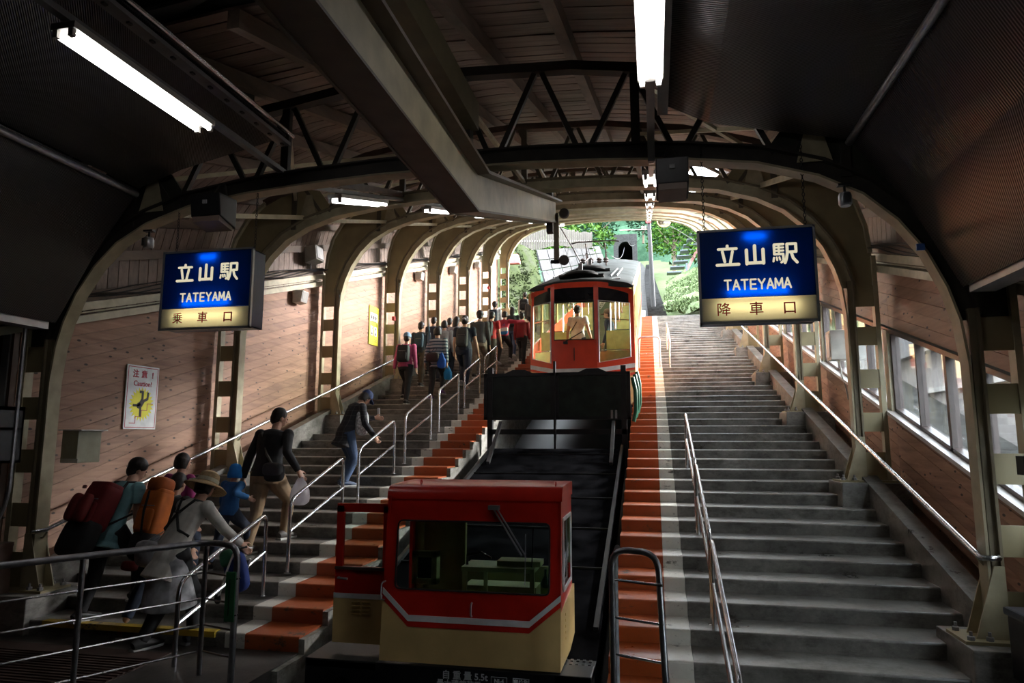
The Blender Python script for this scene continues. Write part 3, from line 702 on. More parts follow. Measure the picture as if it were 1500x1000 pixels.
for i in range(7):
    y0 = 5.78+1.93*i
    hoop(-4.32, y0, y0+1.42, 'stainless hoop handrail on the left stairs, '+words[i], 'hoop handrails of the left stairs')
wr_ = ['nearest, cut by the bottom edge', 'second from below', 'third from below, on bare grey steps', 'fourth, far up by the orange steps']
for i, (a, b) in enumerate(((4.9, 6.9), (7.1, 9.0), (9.2, 11.4), (19.6, 22.6))):
    hoop(.50, a, b, 'stainless hoop handrail on the right stairs, '+wr_[i], 'hoop handrails of the right stairs', mid=i < 3)
# gates across the orange and white bands
def gate(x0, x1, y, z0, z1, label, nb):
    root = tag(thing('barrier_rail', ((x0+x1)/2, y, z0)), label, 'railing')
    m = MB(); rail_pipe(m, [(x0, y, z0), (x0, y, z1), (x1, y, z1), (x1, y, z0)], .024); m.build('frame', STEELD, root, smooth=True)
    for i in range(nb):
        zz = z0+(z1-z0)*(i+1)/(nb+1); m = MB(); m.tube([(x0, y, zz), (x1, y, zz)], .010, 6); m.build('crossbar', STEEL, root, smooth=True)
    return root
root = tag(thing('barrier_rail', (-.1, 5.2, -.1)), 'grey pipe gate in front of the orange steps beside the black track', 'railing')
m = MB(); rail_pipe(m, [(-.34, 5.35, -.2), (-.34, 5.35, 1.17), (.0, 5.28, 1.16), (.05, 5.10, -.2)], .024); m.build('frame', STEELD, root, smooth=True)
m = MB(); m.tube([(-.30, 5.42, 1.17), (-.32, 5.55, 1.12), (-.33, 5.58, .9), (-.33, 5.58, -.1)], .022, 8); m.build('rear_post', STEELD, root, smooth=True)
for zz in (.95, .68, .42, .16): m = MB(); m.tube([(-.34, 5.35, zz), (.03, 5.2, zz)], .010, 6); m.build('crossbar', STEEL, root, smooth=True)
gate(-.36, .22, 19.4, P(19.4)-.1, P(19.4)+.86, 'thin steel gate crossing the far orange and white steps', 1)
# wall handrails
root = tag(thing('wall_handrail', (2.66, 10, 2)), 'long polished pipe handrail along the right wall, curled at its lower end', 'handrail')
m = MB(); m.tube([(2.66, 30, P(30)+.84), (2.66, 6.72, P(6.72)+.84)]+[(2.66+.07-.07*math.cos(t), 6.62-.05*math.sin(t), P(6.7)+.82) for t in (.3, 1.0, 1.8, 2.6, 3.14)], .026, 10); m.build('pipe', STEEL, root, smooth=True)
for y in YK: m = MB(); m.tube([(2.66, y, P(y)+.81), (2.72, y, P(y)+.74), (2.76, y, P(y)+.74)], .012, 6); m.build('bracket', BEIGE, root)
root = tag(thing('wall_handrail', (-6.70, 10, 2)), 'long polished pipe handrail along the left timber wall', 'handrail')
m = MB(); m.tube([(-6.73, 30, P(30)+.80), (-6.73, 6.66, P(6.66)+.80), (-6.82, 6.58, P(6.6)+.80)], .024, 10); m.build('pipe', STEEL, root, smooth=True)
for y in YK: m = MB(); m.tube([(-6.73, y, P(y)+.77), (-6.78, y, P(y)+.70), (-6.84, y, P(y)+.70)], .012, 6); m.build('bracket', BEIGE, root)
# near pipe fence of the lower floor
root = tag(thing('pipe_fence', (-4.4, 5.2, -.05)), 'long grey pipe fence with four thin rails in the lower left foreground', 'railing')
A = Vector((-4.95, 3.95, -.05)); B = Vector((-3.95, 5.62, -.05)); Cc = Vector((-3.56, 5.50, -.05)); A0 = A+(A-B)*.9
m = MB(); rail_pipe(m, [A0+Vector((0,0,1.12)), A+Vector((0,0,1.12)), B+Vector((0,0,1.12)), Cc+Vector((0,0,1.12)), Cc-Vector((0,0,.1))], .027); m.build('top_rail', STEELD, root, smooth=True)
for t in (-.62, .10, .50, 1.0):
    p = A.lerp(B, t); m = MB(); m.tube([p, p+Vector((0,0,1.12))], .022, 10); m.build('post', STEELD, root, smooth=True)
for zz in (.20, .42, .64, .86):
    m = MB(); m.tube([A0+Vector((0,0,zz)), B+Vector((0,0,zz)), Cc+Vector((0,0,zz))], .009, 6); m.build('thin_rail', STEEL, root, smooth=True)
root = tag(thing('green_tag', (-3.6, 5.45, .6)), 'green plastic notice strip tied to the corner post of the pipe fence', 'tag')
m = MB(); m.box(-3.63, -3.54, 5.455, 5.47, .45, .86); m.build('strip', plain('green_plastic', (.03, .20, .07), .5), root, bevel=.004)
m = MB(); m.box(-3.595, -3.585, 5.452, 5.456, .50, .80); m.build('crease', plain('dark_green_line', (.01, .06, .02), .5), root)
for z in (.5, .8):
    m = MB(); m.tube(arc((-3.56, 5.50, z), .032, 0, 330, 10, 'xy'), .006, 5); m.build('cable_tie', BLACK, root)

# ============================================================ freight car with its operator cab
fc = tag(thing('freight_car', (-1.9, 6.5, -.1)), 'low black freight car on the track with a small red and cream operator cab', 'rail car')
LEAN = .10                               # metres the cab front leans back per metre of height
CY = 5.98
def ly(z): return CY+(z-.1)*LEAN
# chassis
m = MB(); m.box(-3.12, -.56, 5.95, 6.25, -.55, .045); m.build('front_sill', BLACK, fc, bevel=.01)
m = MB(); m.hexa([(-3.12,6.2,-.40),(-.56,6.2,-.40),(-.56,13.2,P(13.2)-.75),(-3.12,13.2,P(13.2)-.75),(-3.12,6.2,-.02),(-.56,6.2,-.02),(-.56,13.2,P(13.2)-.32),(-3.12,13.2,P(13.2)-.32)])
dk = m.build('deck', WETBLACK, fc)
for i in range(5):
    y = 8.2+i*1.15; z = -.02+(y-6.2)/7.0*(P(13.2)-.32+.02)
    m = MB(); m.bar((-3.10, y, z+.008), (-.58, y, z+.008), .03, .02); m.build('deck_seam', BLACK, fc)
for x in (-3.10, -.60):
    m = MB(); m.bar((x, 6.9, .16), (x, 13.2, P(13.2)-.28), .05, .08); m.build('side_rail', BLACK, fc)
m = MB(); m.box(-3.12, -2.45, 5.95, 6.9, -.02, .05); m.build('platform', plain('dark_platform', (.04, .042, .04), .4), fc)
m = MB(); m.box(-.86, -.56, 5.95, 6.9, -.02, .035)
tp = m.build('tread_plate', plain('steel_tread', (.10, .105, .11), .3, .7), fc)
m = MB()
for i in range(10):
    for j in range(5): m.box(-.84+j*.055, -.815+j*.055, 6.0+i*.09, 6.05+i*.09, .035, .043)
tag(m.build('tread_ribs', plain('steel_tread', ()), fc), kind='stuff')
# cab body: slabs between the window openings
X0, X1, ZB, ZT = -2.43, -.82, .06, 1.52
CD = .88
def front_poly(mb, pts, t0=0.0, t1=.02, mat=0):      # pts (x,z) on the leaning face, slab from t0 in front to t1
    mb.prism(pts, 'y', 0, 1, mat, fn=lambda r: (r[0], ly(r[2])+(t1 if r[1] else -t0), r[2]))
W0, W1, WZ0, WZ1 = -2.32, -.92, .66, 1.25
def ring(x0, x1, z0, z1, a0, a1, b0, b1, mb, t0=0, t1=.03, rr=.05):
    # frame between outer rect and inner rounded rect
    outer = [(x0,z0),(x1,z0),(x1,z1),(x0,z1)]; inner = []
    for cx, cz, st in ((a1-rr, b0+rr, 270), (a1-rr, b1-rr, 0), (a0+rr, b1-rr, 90), (a0+rr, b0+rr, 180)):
        for i in range(4): t = R(st+30*i); inner.append((cx+rr*math.cos(t), cz+rr*math.sin(t)))
    # inner starts bottom-right going ccw; stitch quads to outer corners
    oc = [(x1,z0)]*4+[(x1,z1)]*4+[(x0,z1)]*4+[(x0,z0)]*4
    n = 16
    f = lambda p, t: (p[0], ly(p[1])+t, p[1])
    vs = [f(p, -t0) for p in inner]+[f(p, -t0) for p in oc]+[f(p, t1) for p in inner]+[f(p, t1) for p in oc]
    fs = []
    for i in range(n):
        j = (i+1) % n
        fs += [(i, j, n+j, n+i), (2*n+j, 2*n+i, 3*n+i, 3*n+j), (i, 2*n+i, 2*n+j, j)]
    mb.add(vs, fs)
m = MB(); ring(X0, X1, .44, 1.47, W0, W1, WZ0, WZ1, m); m.build('front_panel', RED, fc, smooth=False)
m = MB(); front_poly(m, [(X0, ZB), (X1, ZB), (X1, .62), (-1.09, .40), (-2.18, .40), (X0, .62)], .004, .03); m.build('cream_apron', TCREAM, fc)
m = MB(); front_poly(m, [(X0, .615), (-2.18, .395), (-1.09, .395), (X1, .615), (X1, .665), (-1.09, .445), (-2.18, .445), (X0, .665)], .010, .01); m.build('white_stripe', WHITE, fc)
m = MB(); front_poly(m, [(X0, .57), (-2.18, .35), (-1.09, .35), (X1, .57), (X1, .615), (-1.09, .395), (-2.18, .395), (X0, .615)], .008, .01); m.build('red_stripe', RED, fc)
m = MB(); front_poly(m, [(W0-.02, WZ0-.02), (W1+.02, WZ0-.02), (W1+.02, WZ1+.02), (W0-.02, WZ1+.02)], -.012, .016); m.build('windscreen', CABGLASS, fc)
m = MB(); m.tube([(p[0], ly(p[1])-.002, p[1]) for p in fillet([(W0,0,WZ0+.1),(W0,0,WZ1),(W1,0,WZ1),(W1,0,WZ0),(W0,0,WZ0),(W0,0,WZ0+.1)], .05, 4) for p in [(p[0], p[2])]], .008, 6); m.build('window_seal', RUBBER, fc)
yb = CY+CD
m = MB(); m.hexa([(X1-.03,ly(ZB),ZB),(X1,ly(ZB),ZB),(X1+.02,yb,ZB+.02),(X1-.01,yb,ZB+.02),(X1-.03,ly(.5),.52),(X1,ly(.5),.52),(X1+.02,yb,.6),(X1-.01,yb,.6)]); m.build('right_lower_side', TCREAM, fc)
m = MB()
for (ya, yb_, za, zb_) in ((0, CD, .52, .66), (0, CD, 1.27, 1.47), (0, .08, .66, 1.27), (CD-.1, CD, .66, 1.27)):
    m.hexa([(X1-.03,ly(za)+ya,za),(X1,ly(za)+ya,za),(X1,CY+yb_ if yb_==CD else ly(za)+yb_,za),(X1-.03,CY+yb_ if yb_==CD else ly(za)+yb_,za),
            (X1-.03,ly(zb_)+ya,zb_),(X1,ly(zb_)+ya,zb_),(X1,CY+yb_ if yb_==CD else ly(zb_)+yb_,zb_),(X1-.03,CY+yb_ if yb_==CD else ly(zb_)+yb_,zb_)])
m.build('right_side_panel', RED, fc)
m = MB(); m.box(X1, X1+.012, CY+.2, CY+.23, .68, 1.27); m.box(X1, X1+.012, CY+.74, CY+.77, .68, 1.27); m.box(X1, X1+.012, CY+.2, CY+.77, .66, .69); m.box(X1, X1+.012, CY+.2, CY+.77, 1.26, 1.29); m.build('side_window_frame', WHITE, fc)
m = MB(); m.box(X1-.02, X1-.014, CY+.15, CY+.8, .66, 1.28); m.build('side_window', CABGLASS, fc)
m = MB()
for i in range(5):
    for j in range(2): m.box(X1, X1+.010, CY+.3+j*.22, CY+.42+j*.22, .24+i*.05, .262+i*.05)
m.build('vent_louvre', TCREAM, fc)
m = MB(); m.box(X0, X0+.03, ly(1.3), yb, 1.27, 1.47); m.box(X0, X0+.03, CY+.72, yb, ZB, 1.3); m.build('left_side_panel', RED, fc)
m = MB(); m.box(X0, X1, yb-.03, yb, ZB, .75); m.box(X0, X0+.55, yb-.03, yb, .75, 1.47); m.box(X1-.12, X1, yb-.03, yb, .75, 1.47); m.box(X0, X1, yb-.03, yb, 1.3, 1.47); m.build('rear_panel', plain('pale_green_interior', (.22, .26, .10), .5), fc)
m = MB(); m.box(X0+.5, X0+.55, yb-.06, yb-.03, .5, 1.4); m.box(X0+.02, X0+.12, yb-.08, yb-.03, .5, 1.4); m.build('rear_post', plain('pale_green_interior', ()), fc)
# roof with rounded front edge
m = MB(); pr_ = [(ly(1.45)-.01, 1.44), (ly(1.5)-.005, 1.50), (ly(1.5)+.03, 1.545), (ly(1.5)+.09, 1.565), (yb, 1.575), (yb, 1.45), (ly(1.45)+.02, 1.44)]
m.prism(pr_, 'x', X0-.01, X1+.01); m.build('roof', RED, fc, smooth=True)
for x in (X0+.28, X1-.06):
    m = MB(); m.tube([(x, ly(1.5)+.1+.02*math.cos(t), 1.585+.022*math.sin(t)) for t in [i*math.pi/3 for i in range(6)]], .006, 5, closed=True); m.build('lifting_ring', RED, fc)
# wiper, handle, controls
m = MB(); m.tube([(-1.43, ly(1.38)-.03, 1.38), (-1.16, ly(1.02)-.03, .98)], .008, 6); m.tube([(-1.40, ly(1.38)-.03, 1.385), (-1.13, ly(1.02)-.03, .985)], .008, 6); m.tube([(-1.13, ly(1.2)-.02, 1.16), (-1.13, ly(.75)-.02, .74)], .004, 5); m.build('wiper', ALU, fc)
m = MB(); m.box(-1.47, -1.37, ly(1.38)-.05, ly(1.38), 1.36, 1.40); m.build('wiper_motor', ALU, fc)
m = MB(); m.tube(fillet([(-1.60, ly(.55)-.005, .57), (-1.60, ly(.55)-.04, .56), (-1.60, ly(.47)-.04, .47), (-1.60, ly(.47)-.005, .46)], .02, 3), .009, 6); m.build('grab_handle', ALU, fc)
m = MB(); m.tube(fillet([(X0+.02, ly(.75)-.005, .72), (X0-.0, ly(.72)-.05, .71), (X0-.0, ly(.6)-.05, .57), (X0+.02, ly(.6)-.005, .56)], .02, 3), .007, 6); m.build('grab_handle', ALU, fc)
PG = plain('pale_green_controls', (.42, .56, .24), .45)
m = MB(); m.box(-2.24, -2.19, 6.25, 6.35, .66, .95); m.box(-2.05, -2.0, 6.25, 6.35, .66, .95); m.box(-2.24, -2.0, 6.25, 6.35, .90, .95); m.box(-2.24, -2.0, 6.25, 6.35, .66, .71); cb = m.build('gauge_box', PG, fc)
m = MB(); m.box(-2.19, -2.05, 6.28, 6.33, .71, .90); m.build('gauge_face', plain('dark_green_gauge', (.02, .08, .05), .3), cb)
ds = MB(); ds.box(-1.75, -1.08, 6.2, 6.55, .80, .84); ds.box(-1.74, -1.70, 6.2, 6.24, .62, .80); ds.box(-1.54, -1.51, 6.2, 6.24, .62, .80); ds.box(-1.12, -1.08, 6.2, 6.24, .62, .80); ds.box(-1.75, -1.08, 6.3, 6.55, .5, .66); d_ = ds.build('control_desk', PG, fc)
m = MB(); m.box(-1.44, -1.04, 6.3, 6.5, .84, .885); m.build('desk_book', plain('yellow_green_cover', (.42, .50, .20), .6), d_)
m = MB(); m.tube([(-1.72, 6.3, .84), (-1.73, 6.33, .92), (-1.6, 6.33, .95), (-1.5, 6.32, .90)], .012, 6); m.build('telephone_cord', BLACK, d_)
m = MB(); m.lathe([(.04, 0), (.05, .03), (.03, .07), (.012, .1), (.012, .16)], (-1.0, 6.35, .66), 12); m.build('lever', plain('dark_green_gauge', ()), d_)
m = MB(); m.tube([(-1.12, 6.28, .66), (-1.10, 6.28, 1.2)], .005, 5); m.build('antenna', BLACK, fc)
# open door, swung out to the left
dr = MB(); DX0, DX1 = -2.98, -2.46
def dq(mb, x0, x1, z0, z1, y0=6.20, y1=6.235): mb.box(x0, x1, y0, y1, z0, z1)
dq(dr, DX0, DX1, .56, .80); dq(dr, DX0, DX0+.07, .80, 1.36); dq(dr, DX1-.05, DX1, .80, 1.36); dq(dr, DX0, DX1, 1.30, 1.38)
door = dr.build('open_door', RED, fc)
m = MB(); dq(m, DX0-.01, DX1, .12, .52); m.build('door_cream_panel', TCREAM, door)
m = MB(); dq(m, DX0-.01, DX1, .515, .56, 6.196, 6.235); m.build('door_white_stripe', WHITE, door)
m = MB(); dq(m, DX0+.06, DX1-.04, .80, 1.31, 6.212, 6.218); m.build('door_glass', CABGLASS, door)
m = MB(); dq(m, DX0, DX1, .775, .80, 6.18, 6.2); m.build('door_ledge', plain('dark_ledge', (.08, .05, .04), .5), door)
m = MB(); m.tube([(DX0+.04, 6.2, .70), (DX0+.04, 6.17, .70), (DX0+.14, 6.165, .695)], .011, 7); m.build('door_handle', ALU, door)
m = MB()
for j in range(2):
    for i in range(4): m.box(DX0+.18+j*.10, DX0+.26+j*.10, 6.192, 6.20, .37+i*.035, .385+i*.035)
m.build('door_louvre', plain('brown_cream', (.45, .30, .10), .4), door)
LT = plain('pale_lettering', (.62, .62, .62), .6, var=.02)
yf = 5.948
text('lettering', '自 重 量 5.5t', .075, (-1.64, yf, -.015), FR, LT, fc, bold=.001)
text('lettering', '最大積載荷重 6.0t', .066, (-1.63, yf, -.085), FR, LT, fc, bold=.001)
for x, a, b in ((-1.34, 'NJ-4', 'NJJ-4'), (-1.15, '車体別', 'NJ-4')):
    m = MB(); hw = .068
    for z0, z1 in ((-.005, -.001), (-.068, -.064), (-.130, -.126)): m.box(x-hw, x+hw, yf-.001, yf+.002, z0, z1)
    for xx in (x-hw, x+hw): m.box(xx-.002, xx+.002, yf-.001, yf+.002, -.13, -.001)
    m.build('label_frame', LT, fc)
    text('lettering', a, .045, (x, yf, -.035), FR, LT, fc, bold=.001); text('lettering', b, .045, (x, yf, -.097), FR, LT, fc, bold=.001)
for x in (-2.75, -.72):
    m = MB(); m.lathe([(.07, 0), (.08, -.03), (.06, -.045), (.0, -.05)], (x, yf, -.16), 14, 'y'); m.build('headlamp', glass('lamp_lens', (.8, .8, .8), 2.5), fc, smooth=True)
# end board of the freight deck, just below the train
YB = 13.25; zb0, zb1 = 2.34, 3.26
for i, (xa, xb) in enumerate(((-3.30, -1.90), (-1.86, -.42))):
    m = MB(); m.box(xa, xb, YB, YB+.05, zb0, zb1); m.build('end_board', plain('dark_green_black_board', (.016, .022, .018), .3, var=.4, scale=5), fc)
    for z in (zb0+.03, zb1-.03, ):
        m = MB(); m.box(xa, xb, YB-.03, YB, z-.03, z+.03); m.build('board_rim', BLACK, fc)
    for x in (xa+.03, xb-.03): m = MB(); m.box(x-.03, x+.03, YB-.03, YB, zb0, zb1); m.build('board_rim', BLACK, fc)
    xc = (xa+xb)/2
    m = MB(); m.prism([(xc-.28, zb1), (xc+.28, zb1), (xc+.12, zb1+.07), (xc-.12, zb1+.07)], 'y', YB, YB+.04); m.build('board_hump', BLACK, fc)
m = MB(); m.box(-1.90, -1.86, YB-.06, YB+.06, 1.5, zb1+.22); m.build('centre_post', BLACK, fc)
for x in (-3.18, -.55): m = MB(); m.box(x-.05, x+.05, YB-.02, YB+.1, 1.4, zb1+.12); m.build('side_post', BLACK, fc)
m = MB(); m.box(-3.2, -.5, YB-.02, YB+.08, zb0-.28, zb0-.18); m.build('cross_beam', BLACK, fc)
for x in (-2.95, -.75): m = MB(); m.bar((x, YB-1.1, P(YB-1.1)-.25), (x, YB-.05, zb0-.05), .06, .06); m.build('stay', plain('worn_dark_steel', (.12,.12,.12), .35, .6), fc)
m = MB(); m.box(-.72, -.68, YB-.04, YB-.03, zb0+.02, zb0+.18); m.box(-.80, -.76, YB-.04, YB-.03, zb0+.02, zb0+.18); m.build('latch', GREY, fc)
GRN = plain('green_curtain', (.008, .07, .035), .35)
m = MB()
for i in range(3): m.tube([(-.38+.03*i, YB+.1+.5*i, 3.15+.1*i), (-.33+.03*i, YB+.1+.5*i, 2.9+.1*i), (-.33+.03*i, YB+.1+.5*i, 2.5+.1*i), (-.38+.03*i, YB+.1+.5*i, 2.3+.1*i)], .04, 8)
m.build('green_roll', GRN, fc, smooth=True)

# ============================================================ the funicular train
tr = tag(thing('funicular_train', (-1.6, 16, 2.7)), 'red and cream funicular train waiting on the track, seen from its lower end', 'train')
TY = 15.6; TL = 13.5
xs = [-2.83, -2.27, -1.23, -.38]          # facets of the face
ysf = [TY+.30, TY, TY, TY+.30]
ZF, ZR = 2.75, 5.52                       # floor line, eave at the face
def face_y(x):
    for (a, b, ya, yb_) in zip(xs, xs[1:], ysf, ysf[1:]):
        if x <= b: return ya+(yb_-ya)*(x-a)/(b-a)
    return ysf[-1]
def fpoly(mb, pts, t0=0.0, t1=.05, mat=0): mb.prism(pts, 'y', 0, 1, mat, fn=lambda r: (r[0], face_y(r[0])+(t1 if r[1] else -t0), r[2]))
m = MB(); fpoly(m, [(xs[0], ZF), (xs[1], ZF), (xs[1], 3.42), (xs[0], 3.55)]); fpoly(m, [(xs[1], ZF), (xs[2], ZF), (xs[2], 3.42), (xs[1], 3.42)]); fpoly(m, [(xs[2], ZF), (xs[3], ZF), (xs[3], 3.55), (xs[2], 3.42)]); m.build('cream_apron', TCREAM, tr)
def stripe(za, zc, h, nm, mt, t0):
    m = MB(); fpoly(m, [(xs[0], za), (xs[1], zc), (xs[1], zc+h), (xs[0], za+h)], t0, .02); fpoly(m, [(xs[1], zc), (xs[2], zc), (xs[2], zc+h), (xs[1], zc+h)], t0, .02); fpoly(m, [(xs[2], zc), (xs[3], za), (xs[3], za+h), (xs[2], zc+h)], t0, .02); return m.build(nm, mt, tr)
stripe(3.42, 3.30, .07, 'red_stripe', REDO, .008); stripe(3.60, 3.47, .10, 'white_stripe', WHITE, .012)
m = MB()
fpoly(m, [(xs[0], 3.53), (xs[1], 3.40), (xs[1], 3.70), (xs[0], 3.85)])          # below left window
fpoly(m, [(xs[0], 3.85), (xs[0]+.06, 3.84), (xs[0]+.10, 5.40), (xs[0]+.04, 5.48)])
fpoly(m, [(xs[1]-.02, 3.68), (xs[1]+.06, 3.68), (xs[1]+.06, 5.5), (xs[1]-.02, 5.5)])
fpoly(m, [(xs[1], 3.40), (xs[2], 3.40), (xs[2], 4.24), (xs[1], 4.24)])
fpoly(m, [(xs[2]-.06, 3.68), (xs[2]+.05, 3.68), (xs[2]+.05, 5.5), (xs[2]-.06, 5.5)])
fpoly(m, [(xs[2], 3.40), (xs[3], 3.53), (xs[3], 3.85), (xs[2], 3.70)])
fpoly(m, [(xs[3]-.10, 3.84), (xs[3], 3.85), (xs[3]-.02, 5.40), (xs[3]-.12, 5.44)])
# arched brow
top = []; low = []
for i in range(13):
    t = i/12; x = xs[0]+.02+(xs[3]-xs[0]-.04)*t; z = 5.60-.42*(abs(t-.5)*2)**3*.42; top.append((x, z)); low.append((x, z-.13))
for i in range(12): fpoly(m, [low[i], low[i+1], top[i+1], top[i]])
m.build('face_panel', REDO, tr)
m = MB()
for a, b, z0a, z0b, z1 in ((xs[0]+.07, xs[1]-.02, 3.84, 3.70, 5.50), (xs[1]+.05, xs[2]-.05, 4.22, 4.22, 5.52), (xs[2]+.04, xs[3]-.10, 3.70, 3.84, 5.50)): pass
for nm, pts in (('left_window', [(xs[0]+.06, 3.84), (xs[1]-.03, 3.70), (xs[1]-.03, 5.15), (xs[0]+.08, 5.10)]), ('centre_window', [(xs[1]+.06, 4.24), (xs[2]-.06, 4.24), (xs[2]-.06, 5.15), (xs[1]+.06, 5.15)]), ('right_window', [(xs[2]+.05, 3.70), (xs[3]-.10, 3.84), (xs[3]-.10, 5.10), (xs[2]+.05, 5.15)])):
    m = MB(); fpoly(m, pts, -.015, .022); pw = m.build(nm, glass('train_glass', (.93, .96, .9), .7), tr)
    m = MB(); pp = [(x, face_y(x)-.012, z) for x, z in pts]
    m.tube(pp, .016, 6, closed=True); m.build('window_rim', WHITE if nm != 'centre_window' else BLACK, pw)
for a, b in ((xs[0]+.07, xs[1]-.03), (xs[1]+.05, xs[2]-.05), (xs[2]+.04, xs[3]-.09)):
    m = MB(); fpoly(m, [(a, 5.12), (b, 5.12), (b, 5.50), (a, 5.44 if a < -2.5 else 5.50)] if b < -.6 else [(a, 5.12), (b, 5.10), (b, 5.40), (a, 5.50)], -.005, .02); m.build('dark_header', glass_b if False else plain('dark_glass', (.01, .012, .016), .08), tr)
m = MB(); m.tube([(-1.95, TY-.03, 4.20), (-1.55, TY-.04, 4.42)], .012, 6); m.box(-2.0, -1.9, TY-.05, TY, 4.14, 4.2); m.build('wiper', BLACK, tr)
m = MB(); m.box(-1.76, -1.745, TY-.03, TY, 3.75, 4.05); m.build('face_handle', BLACK, tr)
# sides, roof, floor: everything behind rises with the slope
def slope_box(mb, x0, x1, y0, y1, z0, z1, mat=0): mb.box(x0, x1, y0, y1, z0+S*(y0-TY), z1+S*(y0-TY), mat, sh=S)
for s, x in (('left', xs[0]), ('right', xs[3])):
    a, b = (x, x+.05) if s == 'left' else (x-.05, x)
    for nm, z0, z1, mt in (('side_skirt', 2.75, 3.5, TCREAM), ('side_red_band', 3.5, 4.05, REDO), ('side_cornice', 5.15, 5.46, TCREAM)):
        m = MB(); slope_box(m, a, b, TY+.3, TY+TL, z0, z1); m.build(nm, mt, tr)
    for i in range(10):
        y = TY+.45+i*(TL-.6)/9; m = MB(); slope_box(m, a, b, y-.09, y+.09, 4.05, 5.15); m.build('window_pillar', TCREAM, tr)
        if i < 9: m = MB(); slope_box(m, (a+b)/2-.004, (a+b)/2+.004, y+.09, y+(TL-.6)/9-.09, 4.05, 5.15); m.build('side_window', MATS['train_glass'], tr)
rf = [(xs[0]-.02, 5.43), (xs[0]+.12, 5.52), (-2.2, 5.62), (-1.6, 5.66), (-1.0, 5.62), (xs[3]-.12, 5.52), (xs[3]+.02, 5.43), (xs[3]-.1, 5.40), (-1.6, 5.54), (xs[0]+.1, 5.40)]
m = MB(); m.prism(rf, 'y', TY+.10, TY+TL, fn=lambda r: (r[0], r[1], r[2]+S*(r[1]-TY))); roof = m.build('roof', plain('grey_green_roof', (.06, .068, .066), .75, var=.35, scale=1.5, spec=.08), tr, smooth=True)
m = MB()
for x in (-2.35, -2.15): slope_box(m, x-.015, x+.015, TY+.9, TY+4.5, 5.66, 5.70)
for i in range(22): slope_box(m, -2.35, -2.15, TY+.95+i*.16, TY+.98+i*.16, 5.67, 5.69)
m.build('roof_walkway', GREY, roof)
m = MB()
for x in (-.95, -.8): slope_box(m, x-.012, x+.012, TY+1.2, TY+5, 5.62, 5.66)
m.build('roof_rail', GREY, roof)
for y in (TY+.9, TY+3.6):
    m = MB(); m.lathe([(.45, 0), (.45, .04), (.36, .10), (.1, .12)], (-1.65, y, 5.66+S*(y-TY)), 14); m.box(-2.2, -1.1, y-.12, y+.12, 5.64+S*(y-TY), 5.70+S*(y-TY)); m.build('roof_unit', plain('roof_unit_grey', (.035, .034, .032), .7, spec=.1), roof, smooth=True)
    m = MB(); m.box(-1.72, -1.62, y-.05, y+.05, 5.76+S*(y-TY), 6.0+S*(y-TY)); m.build('unit_stem', GREY, roof)
m = MB(); slope_box(m, -.95, -.7, TY+.7, TY+.95, 5.58, 5.60); m.build('roof_hatch', GREY, roof)
# pantograph
pg = MB(); py = TY+5.4; pz = 5.72+S*(py-TY)
for x in (-1.95, -1.35):
    pg.tube([(x, py-.5, pz), (x+.03, py+.3, pz+.35), (x, py-.1, pz+.72)], .02, 6)
    pg.tube([(x, py+.5, pz+.15), (x+.03, py-.3, pz+.35)], .02, 6)
pg.tube([(-2.4, py-.1, pz+.74), (-2.2, py-.1, pz+.78), (-1.1, py-.1, pz+.78), (-.9, py-.1, pz+.74)], .022, 6)
pg.tube([(-2.7, py-.5, pz+1.2), (-2.3, py-.3, pz+.5), (-2.1, py-.2, pz+.1)], .02, 6)
for x in (-2.0, -1.75, -1.5, -1.3): pg.lathe([(.05, 0), (.09, .03), (.05, .07), (.09, .10), (.05, .15)], (x, py-.5, pz-.02), 8)
pg.build('pantograph', plain('dark_brown_pantograph', (.07, .05, .045), .5), roof)
m = MB(); slope_box(m, xs[0]+.06, xs[3]-.06, TY+.3, TY+TL, 2.75, 2.85); m.build('floor_pan', BLACK, tr)
m = MB(); slope_box(m, xs[0], xs[3], TY+TL-.05, TY+TL, 2.75, 5.45); m.build('upper_end', TCREAM, tr)
for x in (-2.6, -.7):
    m = MB(); slope_box(m, x-.25, x+.25, TY+.5, TY+TL-.5, 2.35, 2.78); m.build('underframe', BLACK, tr)
